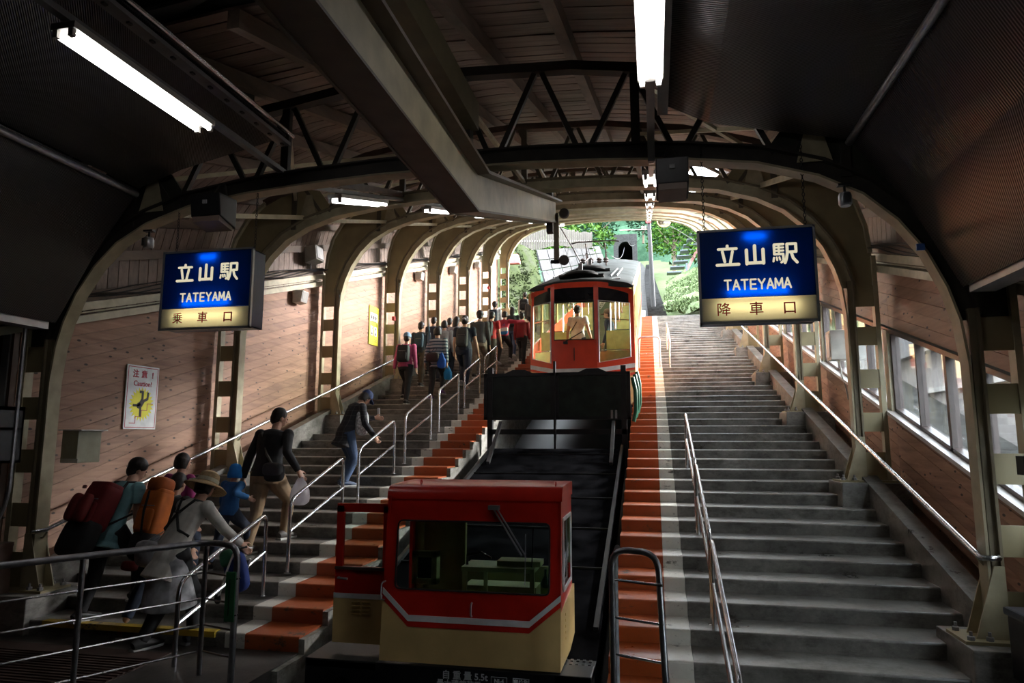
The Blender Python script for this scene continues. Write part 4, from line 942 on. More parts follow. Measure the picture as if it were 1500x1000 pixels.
# interior, seen through the panes: compartments in steps
INT = plain('yellow_green_interior', (.62, .68, .28), .5); INTD = plain('dark_interior', (.05, .055, .05), .5)
for i in range(5):
    y0 = TY+.5+i*2.4; z = 2.9+S*(y0-TY)
    m = MB(); m.box(xs[0]+.08, xs[3]-.08, y0, y0+2.38, z-.06, z+.0); m.build('compartment_floor', INTD, tr)
    m = MB()
    if i > 0: m.box(xs[0]+.08, -2.15, y0+.6, y0+.64, z, z+1.15); m.box(-1.05, xs[3]-.08, y0+.6, y0+.64, z, z+1.15); m.box(xs[0]+.08, xs[3]-.08, y0-.02, y0, z-.72, z+.02)
    else: m.box(xs[0]+.08, -2.1, y0+.9, y0+.94, z, z+1.6); m.box(-1.1, xs[3]-.08, y0+.9, y0+.94, z, z+1.6); m.box(xs[0]+.1, xs[3]-.1, y0-.1, y0-.02, 2.9, 4.0)
    m.build('partition', INT, tr)
    if i == 1: m = MB(); m.box(xs[0]+.08, xs[3]-.08, y0+.66, y0+.70, z, z+1.25); m.box(-1.62, -1.12, y0+.64, y0+.66, z, z+2.1); m.box(xs[0]+.08, xs[3]-.08, y0+.66, y0+.70, z+2.05, z+2.35); m.build('cross_partition', plain('dull_green_interior', (.16, .20, .12), .5), tr)
    m = MB(); m.box(xs[0]+.1, -2.2, y0+1.2, y0+1.7, z+.4, z+.5); m.box(xs[0]+.1, -2.2, y0+1.66, y0+1.74, z+.5, z+.95); m.box(-1.0, xs[3]-.1, y0+1.2, y0+1.7, z+.4, z+.5); m.box(-1.0, xs[3]-.1, y0+1.66, y0+1.74, z+.5, z+.95); m.build('seat', plain('green_seat', (.05, .12, .07), .7), tr)
    for x in (-2.2, -1.0): m = MB(); m.tube([(x, y0+1.0, z), (x, y0+1.0, z+2.3)], .018, 6); m.build('pole', STEEL, tr)
for x in (-2.0, -1.2):
    m = MB(); m.bar((x, TY+.6, 5.14+S*.6), (x, TY+6, 5.14+S*6), .03, .03); m.build('strap_rail', STEEL, tr)
    for i in range(4):
        y = TY+.7+i*.5; z = 4.92+S*(y-TY)
        m = MB(); m.tube([(x, y, z+.30), (x, y, z+.06)], .008, 4); m.tube([(x+.055*math.cos(t), y, z+.055*math.sin(t)) for t in [j*math.pi/5 for j in range(10)]], .009, 5, closed=True); m.build('hand_strap', LWHITE, tr)
for i in range(4):
    y0 = TY+1+i*3
    m = MB(); m.bar((-1.6, y0, 5.42+S*(y0-TY)), (-1.6, y0+1.1, 5.42+S*(y0+1.1-TY)), .12, .03); m.build('cabin_lamp', emit('cabin_light', (1, .98, .85), 22), tr)
m = MB(); m.tube([(xs[0]+.1, TY+.36, 4.72), (xs[1]-.06, TY+.1, 4.74)], .012, 6); m.tube([(xs[0]+.1, TY+.36, 4.02), (xs[1]-.06, TY+.1, 4.0)], .012, 6); m.tube([(xs[2]+.06, TY+.1, 4.74), (xs[3]-.12, TY+.36, 4.72)], .012, 6); m.tube([(xs[2]+.06, TY+.1, 4.0), (xs[3]-.12, TY+.36, 4.02)], .012, 6); m.build('window_rail', STEEL, tr)
m = MB(); m.box(xs[0]-.06, xs[0]+.02, TY+.4, TY+.6, 5.2, 5.45); m.build('side_lamp', plain('orange_lens', (.8, .45, .15), .4), tr)

# ============================================================ wall fittings
root = tag(thing('caution_sign', (-7.33, 8.7, 2.6)), 'white caution sign with red border and a falling figure on the left timber wall', 'sign')
ya, yb, za, zb = 8.38, 9.02, 2.12, 3.04; xw = -7.335
m = MB(); m.box(xw, xw+.012, ya, yb, za, zb); m.build('board', WHITE, root)
RL = plain('sign_red', (.40, .03, .05), .5, var=.02)
m = MB()
for (a, b, c, d) in ((ya+.02, yb-.02, za+.02, za+.03), (ya+.02, yb-.02, zb-.03, zb-.02), (ya+.02, ya+.03, za+.02, zb-.02), (yb-.03, yb-.02, za+.02, zb-.02)): m.box(xw+.012, xw+.014, a, b, c, d)
m.build('red_border', RL, root)
RX = (R(90), 0, R(90))                   # text on the left wall, facing +x
xs_ = xw+.014
for i, ch in enumerate('注意!'): text('kanji_lettering', ch, .12, (xs_, ya+.17+i*.17, zb-.13), RX, RL, root, bold=.003)
text('latin_lettering', 'Caution!', .105, (xs_, (ya+yb)/2, zb-.265), RX, RL, root, bold=.001)
yc, zc = (ya+yb)/2, za+.36; pts = []
for i in range(48):
    t = i*math.pi/24; r = .25 if i % 2 == 0 else .19; pts.append((yc+r*math.cos(t), zc+r*math.sin(t)))
m = MB(); m.prism(pts, 'x', xw+.012, xw+.014); m.build('yellow_burst', plain('sign_yellow', (.75, .68, .03), .5, var=.03), root)
FB = plain('figure_black', (.03, .025, .01), .5)
m = MB()
def st(y0, z0, y1, z1, r):
    m.bar((xw+.016, yc+y0, zc+z0), (xw+.016, yc+y1, zc+z1), .004, r*2, up=(0, -(z1-z0), (y1-y0)))
st(-.03,-.02,.03,.07,.04); st(.01,.06,.01,.19,.02); st(.02,.18,-.05,.18,.018); st(.04,.05,.11,.08,.02); st(.11,.07,.12,.18,.018); st(-.04,-.02,-.17,-.02,.018); st(-.02,-.04,-.02,-.18,.018)
m.lathe([(.045, .013), (.045, .018)], (xw, yc-.05, zc-.02), 14, 'x'); m.build('falling_figure', FB, root)
m = MB(); zz = zc-.28; yy = yc-.22
for i in range(4): m.box(xw+.014, xw+.016, yy, yy+.12, zz, zz+.010); m.box(xw+.014, xw+.016, yy+.11, yy+.12, zz, zz+.10) if i < 3 else None; yy += .11; zz += .095
m.build('red_steps', RL, root)
root = tag(thing('notice_poster', (-7.33, 17.05, 5)), 'tall yellow notice poster on the left wall by the third column', 'poster')
ya, yb, za, zb = 16.75, 17.35, 4.46, 5.5
YL = plain('poster_yellow', (.70, .64, .04), .5, var=.06, scale=12)
m = MB(); m.box(xw, xw+.012, ya, yb, za, zb); m.build('board', YL, root)
m = MB(); m.box(xw+.012, xw+.014, ya+.06, yb-.06, zb-.42, zb-.18); m.box(xw+.012, xw+.014, ya+.1, ya+.26, za+.25, za+.5); m.box(xw+.012, xw+.014, ya+.34, ya+.5, za+.25, za+.5); m.build('white_field', WHITE, root)
m = MB()
for i in range(3): m = MB(); m.lathe([(.05, .014), (.05, .017)], (xw, ya+.14+i*.14, zb-.3), 8, 'x'); m.box(xw+.014, xw+.017, ya+.10+i*.14, ya+.12+i*.14, zb-.4, zb-.2); m.build('pictogram', FB, root)
for y in (ya+.18, ya+.42): m = MB(); m.lathe([(.035, .014), (.035, .017)], (xw, y, za+.44), 8, 'x'); m.prism([(y-.05, za+.27), (y+.05, za+.27), (y, za+.42)], 'x', xw+.014, xw+.017); m.build('pictogram', FB, root)
m = MB()
for z in (zb-.08, zb-.12, za+.62, za+.57, za+.14, za+.09): m.box(xw+.012, xw+.014, ya+.1, yb-.1, z, z+.02)
m.build('text_lines', plain('dim_text', (.25, .22, .05), .5), root)
def wall_speaker(y, z, label):
    root = tag(thing('wall_speaker', (-7.3, y, z)), label, 'speaker', 'small wall speakers of the left wall')
    m = MB(); m.hexa([(-7.3,y-.16,z-.14),(-7.12,y-.13,z-.12),(-7.12,y+.13,z-.12),(-7.3,y+.16,z-.14),(-7.3,y-.16,z+.14),(-7.08,y-.13,z+.12),(-7.08,y+.13,z+.12),(-7.3,y+.16,z+.14)]); m.build('cabinet', LWHITE, root, bevel=.015)
    m = MB(); m.hexa([(-7.12,y-.11,z-.10),(-7.11,y-.11,z-.10),(-7.11,y+.11,z-.10),(-7.12,y+.11,z-.10),(-7.085,y-.11,z+.10),(-7.075,y-.11,z+.10),(-7.075,y+.11,z+.10),(-7.085,y+.11,z+.10)]); m.build('grille', plain('speaker_grille', (.35, .34, .32), .7), root)
for (y, z, l) in ((12.9, 4.92, 'small off-white speaker box high on the left wall, nearest of its kind'), (20.3, 7.10, 'small off-white speaker box on the left wall, above the climbing crowd'), (24.0, 8.2, 'small off-white speaker box far up the left wall, third from below'), (27.6, 9.3, 'small off-white speaker box on the left wall, farthest of the four')): wall_speaker(y, z, l)
def hall_speaker(x, z, wd, label):
    root = tag(thing('hall_speaker', (x, 6.5, z)), label, 'speaker')
    m = MB(); m.hexa([(x-wd/2,6.3,z-.10),(x+wd/2,6.3,z-.10),(x+wd/2,6.58,z-.17),(x-wd/2,6.58,z-.17),(x-wd/2,6.26,z+.14),(x+wd/2,6.26,z+.14),(x+wd/2,6.58,z+.16),(x-wd/2,6.58,z+.16)]); m.build('cabinet', BLACK, root, bevel=.01)
    m = MB(); m.hexa([(x-wd/2+.02,6.30,z-.16),(x+wd/2-.02,6.30,z-.16),(x+wd/2-.02,6.55,z-.2),(x-wd/2+.02,6.55,z-.2),(x-wd/2+.02,6.30,z-.10),(x+wd/2-.02,6.30,z-.10),(x+wd/2-.02,6.55,z-.16),(x-wd/2+.02,6.55,z-.16)]); m.build('lower_vent', plain('brown_vent', (.20, .14, .11), .5), root)
    m = MB(); m.box(x-.025, x+.025, 6.262, 6.275, z+.03, z+.07); m.build('badge', GREY, root)
    m = MB(); m.tube([(x-wd*.3, 6.5, z+.15), (x-wd*.1, 6.55, z+.34)], .012, 5); m.tube([(x+wd*.3, 6.5, z+.15), (x+wd*.1, 6.55, z+.34)], .012, 5); m.build('yoke', DARKST, root)
hall_speaker(-4.68, 4.47, .36, 'black loudspeaker under the arch above the left station sign')
hall_speaker(.235, 4.46, .30, 'black loudspeaker under the arch, upper left of the right station sign')
def camera_thing(x, y, z, label):
    root = tag(thing('security_camera', (x, y, z)), label, 'camera')
    m = MB(); m.lathe([(.05, .05), (.06, .02), (.06, -.05), (.045, -.075)], (x, y, z), 12); m.build('housing', ALU, root, smooth=True)
    m = MB(); m.box(x-.03, x+.03, y-.075, y-.03, z-.06, z+.03); m.build('front_glass', glass('lamp_lens', (), 1), root)
    m = MB(); m.tube([(x, y, z+.05), (x, y, z+.13)], .012, 6); m.box(x-.06, x+.06, y-.03, y+.03, z+.12, z+.14); m.build('bracket', BLACK, root)
camera_thing(-5.62, 6.6, 4.22, 'small grey security camera under the left end of the nearest arch')
camera_thing(1.80, 6.6, 4.20, 'small grey security camera under the right end of the nearest arch')
root = tag(thing('floodlight', (-7.05, 13.3, 5.9)), 'grey box floodlight above the cream duct on the left wall', 'lamp')
m = MB(); m.hexa([(-7.25,13.1,5.72),(-6.98,13.1,5.80),(-6.98,13.45,5.80),(-7.25,13.45,5.72),(-7.28,13.1,6.08),(-7.02,13.1,6.12),(-7.02,13.45,6.12),(-7.28,13.45,6.08)]); m.build('housing', plain('floodlight_grey', (.30, .29, .25), .5), root, bevel=.02)
m = MB(); m.hexa([(-6.98,13.14,5.83),(-6.965,13.14,5.83),(-6.965,13.41,5.83),(-6.98,13.41,5.83),(-7.02,13.14,6.09),(-7.005,13.14,6.09),(-7.005,13.41,6.09),(-7.02,13.41,6.09)]); m.build('lens', WHITE, root)
m = MB(); m.tube([(-7.2, 13.28, 5.75), (-7.2, 13.28, 5.62), (-7.26, 13.28, 5.58)], .015, 6); m.build('stem', BLACK, root)
root = tag(thing('junction_box', (3.0, 13.0, 3.5)), 'white junction box with a cable between two windows of the right wall', 'box')
m = MB(); m.box(2.94, 3.22, 12.2, 12.5, P(12.3)+1.45, P(12.3)+1.95); m.build('enclosure', LWHITE, root, bevel=.012)
m = MB(); m.box(2.93, 2.94, 12.24, 12.46, P(12.3)+1.5, P(12.3)+1.9); m.build('door', WHITE, root)
m = MB(); m.tube([(3.1, 12.35, P(12.3)+1.45), (3.12, 12.35, P(12.3)+1.2), (3.2, 12.45, P(12.3)+1.0), (3.24, 12.5, P(12.3)+.8)], .014, 6); m.build('cable', LWHITE, root)
root = tag(thing('wall_notice', (3.25, 12.0, 2.3)), 'narrow white notice with grey symbols on the right timber wall', 'sign')
m = MB(); m.box(3.255, 3.265, 12.05, 12.35, P(12.2)+.50, P(12.2)+1.04); m.build('board', WHITE, root)
m = MB(); m.lathe([(.07, -.012), (.07, -.010)], (3.265, 12.2, P(12.2)+.92), 14, 'x'); m.lathe([(.07, -.012), (.07, -.010)], (3.265, 12.2, P(12.2)+.76), 14, 'x'); m.box(3.252, 3.255, 12.12, 12.16, P(12.2)+.54, P(12.2)+.66); m.box(3.252, 3.255, 12.2, 12.28, P(12.2)+.54, P(12.2)+.66); m.build('symbols', plain('notice_grey', (.45, .42, .42), .5), root)
root = tag(thing('electric_box', (-6.9, 7.1, 1.9)), 'grey-green electric box on the nearest left column', 'box')
m = MB(); m.box(-6.95, -6.72, 7.0, 7.35, 1.70, 2.08); m.build('case', plain('pale_olive_box', (.30, .29, .20), .5), root, bevel=.008)
m = MB(); m.box(-6.98, -6.66, 6.97, 7.38, 2.08, 2.095); m.build('hood', LWHITE, root)
m = MB(); m.box(-6.93, -6.70, 6.995, 7.0, 1.70, 1.75); m.build('label_plate', LWHITE, root)
# booth corner at the far left: screens, notices, conduit
root = tag(thing('monitor_shelf', (-7.15, 6.2, 2.1)), 'black shelf with a small lit screen on the wall at the left edge', 'shelf')
m = MB(); m.box(-7.7, -6.98, 6.05, 6.5, 2.30, 2.34); m.box(-7.7, -6.98, 6.05, 6.5, 2.08, 2.11); m.box(-7.7, -6.98, 6.05, 6.5, 1.72, 1.75); m.box(-7.0, -6.98, 6.05, 6.5, 1.72, 2.34); m.box(-7.7, -6.98, 6.48, 6.5, 1.72, 2.34); m.build('cabinet', BLACK, root)
m = MB(); m.box(-7.55, -7.03, 6.10, 6.2, 1.76, 2.06); m.build('screen', plain('dark_screen', (.012, .018, .03), .15), root)
m = MB(); m.box(-7.30, -7.24, 6.095, 6.10, 1.93, 1.97); m.build('screen_light', emit('screen_glow', (.5, .8, .85), .9), root)
m = MB(); m.tube([(-7.6+i*.08, 6.15+.02*math.sin(i*2), 2.36+.01*math.cos(i*3)) for i in range(6)], .012, 5); m.build('cable_coil', LWHITE, root)
root = tag(thing('notice_board', (-7.4, 6.45, 1.2)), 'grey framed notice board with papers at the left edge', 'notice board')
m = MB(); m.box(-7.75, -7.18, 6.42, 6.46, .98, 1.5); m.build('frame', GREY, root)
m = MB(); m.box(-7.72, -7.21, 6.412, 6.42, 1.01, 1.47); m.build('black_field', BLACK, root)
m = MB(); m.box(-7.45, -7.25, 6.405, 6.412, 1.02, 1.18); m.box(-7.7, -7.5, 6.405, 6.412, 1.25, 1.42); m.build('paper', plain('paper', (.3, .3, .29), .6), root)
m = MB(); m.box(-7.36, -7.30, 6.405, 6.412, 1.36, 1.40); m.box(-7.45, -7.25, 6.405, 6.412, 1.22, 1.30); m.build('paper', GREY, root)
m = MB(); m.tube(fillet([(-6.98, 6.4, 3.4), (-6.98, 6.4, 1.3), (-7.1, 6.3, .9), (-7.1, 6.3, .5)], .2, 5), .022, 8)
tag(m.build('conduit_pipe', STEELD, smooth=True), 'thin grey conduit pipe bending down beside the nearest left column', 'pipe')
root = tag(thing('equipment_desk', (-7.4, 6.2, .6)), 'dark desk with small equipment in the gloom at the left edge', 'desk')
m = MB(); m.box(-7.75, -6.95, 5.9, 6.5, .82, .86); m.box(-7.0, -6.96, 5.9, 6.5, -.05, .82); m.build('desk_top', plain('desk_brown', (.12, .07, .05), .5), root)
m = MB(); m.box(-7.6, -7.15, 6.0, 6.3, .86, 1.02); m.build('receiver', BLACK, root)
m = MB(); m.box(-7.52, -7.28, 5.992, 6.0, .92, .99); m.build('display', plain('grey_display', (.16, .20, .18), .3), root)
m = MB(); m.box(-7.5, -7.05, 6.0, 6.4, .35, .62); m.build('black_case', BLACK, root)
m = MB(); m.lathe([(.055, 0), (.055, .32), (.03, .38), (.02, .40)], (-7.0, 6.15, -.055), 12)
tag(m.build('fire_extinguisher', plain('dull_red', (.25, .02, .02), .4), smooth=True), 'small red fire extinguisher beside the desk at the left edge', 'extinguisher')
# right edge: umbrella, folded trolley, drain pipe
root = tag(thing('umbrella', (3.0, 6.3, 1.5)), 'closed beige umbrella with wooden handle hanging by the right column', 'umbrella')
m = MB(); m.lathe([(.012, .55), (.045, .70), (.07, 1.0), (.075, 1.35), (.055, 1.7), (.028, 1.95), (.02, 2.0)], (2.98, 6.25, .25), 9); m.build('folded_canopy', plain('beige_cloth', (.26, .24, .19), .8, bmp=.5), root, smooth=True)
m = MB(); m.lathe([(.016, 2.0), (.02, 2.1), (.024, 2.25), (.018, 2.33), (.008, 2.35)], (2.98, 6.25, .25), 10); m.build('handle', plain('warm_wood', (.36, .15, .07), .4), root, smooth=True)
m = MB(); m.box(2.90, 3.0, 6.28, 6.4, 1.7, 1.85); m.build('hook_clip', BLACK, root)
root = tag(thing('black_trolley', (2.95, 6.2, 0)), 'black folded trolley with grey labels in the lower right corner', 'trolley')
m = MB(); m.box(2.68, 3.1, 6.0, 6.3, .15, .62); m.build('body', BLACK, root, bevel=.02)
m = MB(); m.box(2.66, 3.12, 5.98, 6.32, .62, .68); m.build('lid', plain('blue_black_lid', (.02, .03, .045), .3), root, bevel=.02)
m = MB(); m.box(2.72, 2.9, 5.99, 6.0, .46, .52); m.box(2.72, 2.92, 5.99, 6.0, .38, .42); m.build('label_plate', plain('dim_label', (.20, .20, .19), .5), root)
for x in (2.68, 2.74, 2.80): m = MB(); m.tube(fillet([(x, 5.98, .05), (x, 5.95, .40), (x+.03, 5.98, .46), (x+.05, 6.0, .1)], .05, 3), .007, 5); m.build('hook_bar', STEELD, root)
m = MB(); m.lathe([(.05, -.02), (.06, 0), (.05, .02)], (2.75, 6.1, -.05+.05), 10, 'x'); m.lathe([(.05, -.02), (.06, 0), (.05, .02)], (3.05, 6.1, .0), 10, 'x'); m.build('wheel', RUBBER, root)
m = MB(); m.tube(fillet([(3.06, 6.2, 3.7), (3.06, 6.2, 3.16), (3.9, 6.0, 3.10)], .14, 6), .045, 10)
tag(m.build('drain_pipe', plain('dark_grey_pipe', (.05, .055, .065), .3), smooth=True), 'dark grey drain pipe with an elbow at the right edge', 'pipe')
m = MB(); m.box(2.35, 2.42, 6.55, 6.57, 3.66, 3.72)
tag(m.build('blue_sticker', plain('sticker_blue', (.05, .12, .35), .4)), 'small blue sticker on the nearest arch at upper right', 'sticker')
for (k, lab) in ((3, 'red fire alarm box on the left column in front of the crowd'), (6, 'small red fire alarm box on the sixth left column')):
    m = MB(); y = YK[k]; m.box(-6.93, -6.85, y-.28, y-.19, P(y)+1.75, P(y)+1.86); tag(m.build('alarm_box', plain('alarm_red', (.4, .02, .02), .4), bevel=.01), lab, 'alarm')

# ============================================================ outside, beyond the open upper end
def foliage_mat(name, a, b, c):
    if name in MATS: return MATS[name]
    m, nt, bs = newmat(name)
    oi = N(nt, 'ShaderNodeNewGeometry'); n = N(nt, 'ShaderNodeTexNoise', _Scale=1.1, _Detail=4); nt.links.new(geo(nt), n.inputs['Vector'])
    n2 = N(nt, 'ShaderNodeTexNoise', _Scale=9, _Detail=4); nt.links.new(geo(nt), n2.inputs['Vector'])
    q = mix(nt, .5, ramp(nt, n.outputs[0], [(.3, a), (.5, b), (.7, c)]), ramp(nt, n2.outputs[0], [(.3, a), (.7, c)]))
    nt.links.new(q, bs.inputs['Base Color']); bs.inputs['Roughness'].default_value = .9; bs.inputs['Specular IOR Level'].default_value = .05; MATS[name] = m; return m
LEAF = foliage_mat('bright_leaves', (.015, .045, .006), (.035, .085, .012), (.07, .13, .025))
LEAFD = foliage_mat('deep_leaves', (.010, .030, .016), (.025, .06, .035), (.05, .10, .06))
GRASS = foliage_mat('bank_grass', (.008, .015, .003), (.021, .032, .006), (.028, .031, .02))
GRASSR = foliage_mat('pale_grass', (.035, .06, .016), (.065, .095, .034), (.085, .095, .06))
def patch(name, corners, nx, ny, mat, amp, label=None, cat=None, kind=None, seed=0):
    a, b, c, d = [Vector(p) for p in corners]; m = MB(); vs = []; nrm = (b-a).cross(d-a).normalized()
    for j in range(ny+1):
        for i in range(nx+1):
            u, v = i/nx, j/ny; p = (a*(1-u)+b*u)*(1-v)+(d*(1-u)+c*u)*v
            vs.append(p+nrm*amp*mnoise.noise(p*.6+Vector((seed, 0, 0)))+nrm*amp*.4*mnoise.noise(p*2.3))
    m.add(vs, [(j*(nx+1)+i, j*(nx+1)+i+1, (j+1)*(nx+1)+i+1, (j+1)*(nx+1)+i) for j in range(ny) for i in range(nx)])
    o = m.build(name, mat, smooth=True); return tag(o, label, cat, kind=kind)
def tufts(name, corners, n, size, mat, parent=None, seed=1):
    rnd = random.Random(seed); a, b, c, d = [Vector(p) for p in corners]; m = MB(); nrm = (b-a).cross(d-a).normalized()
    for _ in range(n):
        u, v = rnd.random(), rnd.random(); p = (a*(1-u)+b*u)*(1-v)+(d*(1-u)+c*u)*v
        for q in range(4):
            e = Vector((rnd.gauss(0,1), rnd.gauss(0,1), rnd.gauss(0,1)+.6)).normalized()*size*rnd.uniform(.6, 1.4); f = e.cross(Vector((rnd.gauss(0,1), rnd.gauss(0,1), rnd.gauss(0,1)))).normalized()*size*.28
            m.add([p-f, p+f, p+e], [(0,1,2)])
    o = m.build(name, mat, parent); return tag(o, kind='stuff')
# ground outside
m = MB(); m.prism([(32.5, P(32.5)-1.2), (130, P(130)-1.2), (130, P(130)-3), (32.5, P(32.5)-3)], 'x', -40, 40); m.build('hillside_ground', foliage_mat('pale_grass', (.035, .06, .016), (.065, .095, .034), (.085, .095, .06)), kind='structure')
bankL = [(-8.9, 33.5, P(33.5)-.3), (-6.6, 42, P(42)-.3), (-7.5, 44.3, 14.5), (-12, 36, 14.5)]
patch('grass_bank', bankL, 20, 16, GRASS, .3, kind='structure')
tufts('bank_grass', bankL, 1500, .16, GRASS)['label'] = 'mossy grass growing on the bank beyond the left wall'
tag(bpy.data.objects['bank_grass'], cat='grass')
# pale retaining slope with its grid and the board fence above
PALE = concrete('pale_retaining_concrete', (.034, .034, .034), (.05, .05, .05), .7)
SLAB = concrete('slab_concrete', (.030, .030, .031), (.048, .048, .049), .8)
root = thing('retaining_slope', (-5, 46, 12), kind='structure')
A_, B_, C_, D_ = Vector((-6.3, 42.5, P(42.5)-.5)), Vector((-3.4, 62, P(62)-.6)), Vector((-4.6, 62, 19.6)), Vector((-7.6, 44.5, 14.6))
for i in range(8):
    for j in range(5):
        f = lambda u, v: (A_*(1-u)+B_*u)*(1-v)+(D_*(1-u)+C_*u)*v
        g = .004; u0, u1, v0, v1 = i/8+g, (i+1)/8-g, j/5+g*2, (j+1)/5-g*2
        nn = (B_-A_).cross(D_-A_).normalized()*-.12
        q = [f(u0,v0), f(u1,v0), f(u1,v1), f(u0,v1)]
        m = MB(); m.hexa(q+[p-nn for p in q]); m.build('concrete_slab', SLAB, root)
root = tag(thing('board_fence', (-7, 48, 15)), 'weathered pale vertical board fence above the concrete slope outside', 'fence')
FW = wood('pale_fence_boards', (.05, .04, .032), (.10, .088, .072), knots=False)
pf = None
for i in range(36):
    t = i/35; x = -9.2+4.6*t; y = 45.0+9.5*t; z = 15.0+2.6*t-.15*math.sin(t*9)
    m = MB(); m.box(x-.075, x+.075, y-.02, y+.02, z-.1, z+1.55-.35*t+random.uniform(-.08,.08)); m.build('board', FW, root)
m = MB(); m.bar((-9.2, 45.08, 15.5), (-4.6, 54.58, 18.0), .05, .1); m.build('rail', FW, root)
# red hydrant box on the bank
m = MB(); m.hexa([(-8.15,38.6,12.2),(-7.5,38.6,12.2),(-7.5,39,12.2),(-8.15,39,12.2),(-8.05,38.5,12.75),(-7.6,38.5,12.75),(-7.6,39,12.75),(-8.05,39,12.75)])
tag(m.build('marker_block', plain('pink_red_paint', (.5, .12, .12), .5), bevel=.05), 'pinkish red block lying on the mossy bank outside', 'block')
# track going on to the tunnel
def trk(y): 
    t = max(0, (y-45)/75); return -1.9-2.3*t*t*.9
root = thing('railway_track', (-1.9, 60, 14), kind='structure')
for dx in (-.55, .55):
    m = MB(); m.tube([(trk(y)+dx, y, P(y)-.55) for y in range(30, 124, 3)], .06, 5); m.build('track_rail', STEELD, root)
sl = MB(); sl.box(-1.0, 1.0, -.12, .12, -.1, .04); so = None
for i in range(90):
    y = 31+i; 
    if so is None: so = sl.build('sleeper', plain('sleeper_grey', (.04, .036, .032), .8), root, local=True); q = so
    else: q = again(so, (0,0,0), root)
    q.location = (trk(y)+1.9, y-60, P(y)-.72-14)
so.location = (trk(31)+1.9, 31-60, P(31)-.72-14)
m = MB(); n_ = 40; vs = []
for i in range(n_+1):
    y = 30+i*2.35; vs += [(trk(y)-2.3, y, P(y)-.84), (trk(y)+2.3, y, P(y)-.84)]
m.add(vs, [(2*i, 2*i+1, 2*i+3, 2*i+2) for i in range(n_)]); m.build('ballast', concrete('pale_ballast', (.018, .018, .0178), (.036, .036, .035), .8), root)
root = thing('trackside_steps', (0, 45, 10), kind='structure')
sm = MB(); sm.box(-.45, .40, 0, .5, -.18, 0); s0 = None
for i in range(110):
    y = 32+i*.5
    if s0 is None: s0 = sm.build('step', PALE, root, local=True); q = s0
    else: q = again(s0, (0,0,0), root)
    q.location = (0+max(0,(y-60)*-.012), y-45, P(y)-10)
# tunnel portal
root = thing('tunnel_portal', (-4.2, 121, P(121)), kind='structure')
tx, ty, tz = -4.15, 121, P(121)-.9; outer = [(tx-2.1, tz), (tx-2.1, tz+5.2), (tx+2.1, tz+5.2), (tx+2.1, tz)]
arch_ = [(tx+1.25*math.cos(R(a)), tz+2.6+1.25*math.sin(R(a))) for a in range(0, 181, 20)]
poly = [(tx+1.25, tz)]+arch_+[(tx-1.25, tz)]+[(tx-2.1, tz), (tx-2.1, tz+5.2), (tx+2.1, tz+5.2), (tx+2.1, tz)]
m = MB(); m.prism(poly, 'y', ty, ty+.8); m.build('portal_ring', PALE, root)
m = MB(); m.box(tx-1.6, tx-1.3, ty+.75, ty+30, tz-.2, tz+4.4); m.box(tx+1.3, tx+1.6, ty+.75, ty+30, tz-.2, tz+4.4); m.box(tx-1.6, tx+1.6, ty+.75, ty+30, tz+4.0, tz+4.4); m.box(tx-1.6, tx+1.6, ty+.75, ty+30, tz-.4, tz-.1); m.box(tx-1.6, tx+1.6, ty+29, ty+30, tz-.2, tz+4.4); m.build('tunnel_bore', PITM, root)
# trees outside
def tree(x, y, z, h, r, mat, label, seed, n=1500, ls=.30, trunk=True):
    rnd = random.Random(seed); root = tag(thing('leafy_tree', (x, y, z)), label, 'tree', 'trees around the upper end of the track')
    if trunk:
        m = MB(); m.tube([(x, y, z-.6), (x+.1, y, z+h*.4), (x, y, z+h*.8)], [.22, .15, .05], 7); m.build('trunk', plain('bark', (.10, .075, .05), .9), root)
        for i in range(5):
            a = i*1.3; m = MB(); m.tube([(x, y, z+h*.4), (x+r*.7*math.cos(a), y+r*.5*math.sin(a), z+h*.7)], [.08, .03], 5); m.build('branch', MATS['bark'], root)
    blobs = [(x+rnd.uniform(-.6,.6)*r, y+rnd.uniform(-.5,.5)*r, z+h*(.55+rnd.uniform(-.2,.32)), r*rnd.uniform(.35,.6)) for _ in range(9)]
    m = MB()
    for _ in range(n):
        bx_, by_, bz_, br = rnd.choice(blobs); d = Vector((rnd.gauss(0,1), rnd.gauss(0,1), rnd.gauss(0,1))).normalized()*br*rnd.uniform(.6, 1.05); p = Vector((bx_, by_, bz_))+d
        e = Vector((rnd.gauss(0,1), rnd.gauss(0,1), rnd.gauss(0,.6))).normalized()*ls; f = e.cross(Vector((rnd.gauss(0,1), rnd.gauss(0,1), rnd.gauss(0,1)))).normalized()*ls*.42
        m.add([p-e, p+f, p+e, p-f], [(0,1,2,3)])
    tag(m.build('leaves', mat, root), kind='stuff')
TR = [(-7.2, 58, 16.0, 5.0, 3.2, LEAF, 'bright green tree rising just behind the board fence'),
      (-5.6, 70, 21.0, 5.0, 2.6, LEAF, 'bright green tree left of the tunnel, in front of the deeper trees'),
      (-7.6, 66, 18.6, 5.0, 2.6, LEAFD, 'deep green shrubby tree between the fence and the tunnel'),
      (-11, 60, 16.0, 7.0, 4.0, LEAFD, 'deep green tree at the far left, mostly behind the roof edge'),
      (-9.5, 128, 38.0, 9.0, 4.6, LEAFD, 'deep green tree above the tunnel on its left'),
      (-1.0, 128, 39.0, 9.0, 4.6, LEAFD, 'deep green tree above the tunnel on its right'),
      (3.4, 100, 28.5, 8.0, 3.8, LEAFD, 'deep green tree right of the tunnel behind the pole'),
      (2.6, 74, 20.0, 6.0, 3.0, LEAF, 'bright green tree behind the dark stepped shed roof'),
      (7.5, 84, 22.5, 9.0, 5.0, LEAFD, 'deep green tree on the far right slope'),
      (6.2, 60, 15.5, 6.5, 3.4, LEAF, 'bright green tree right of the stepped shed roof')]
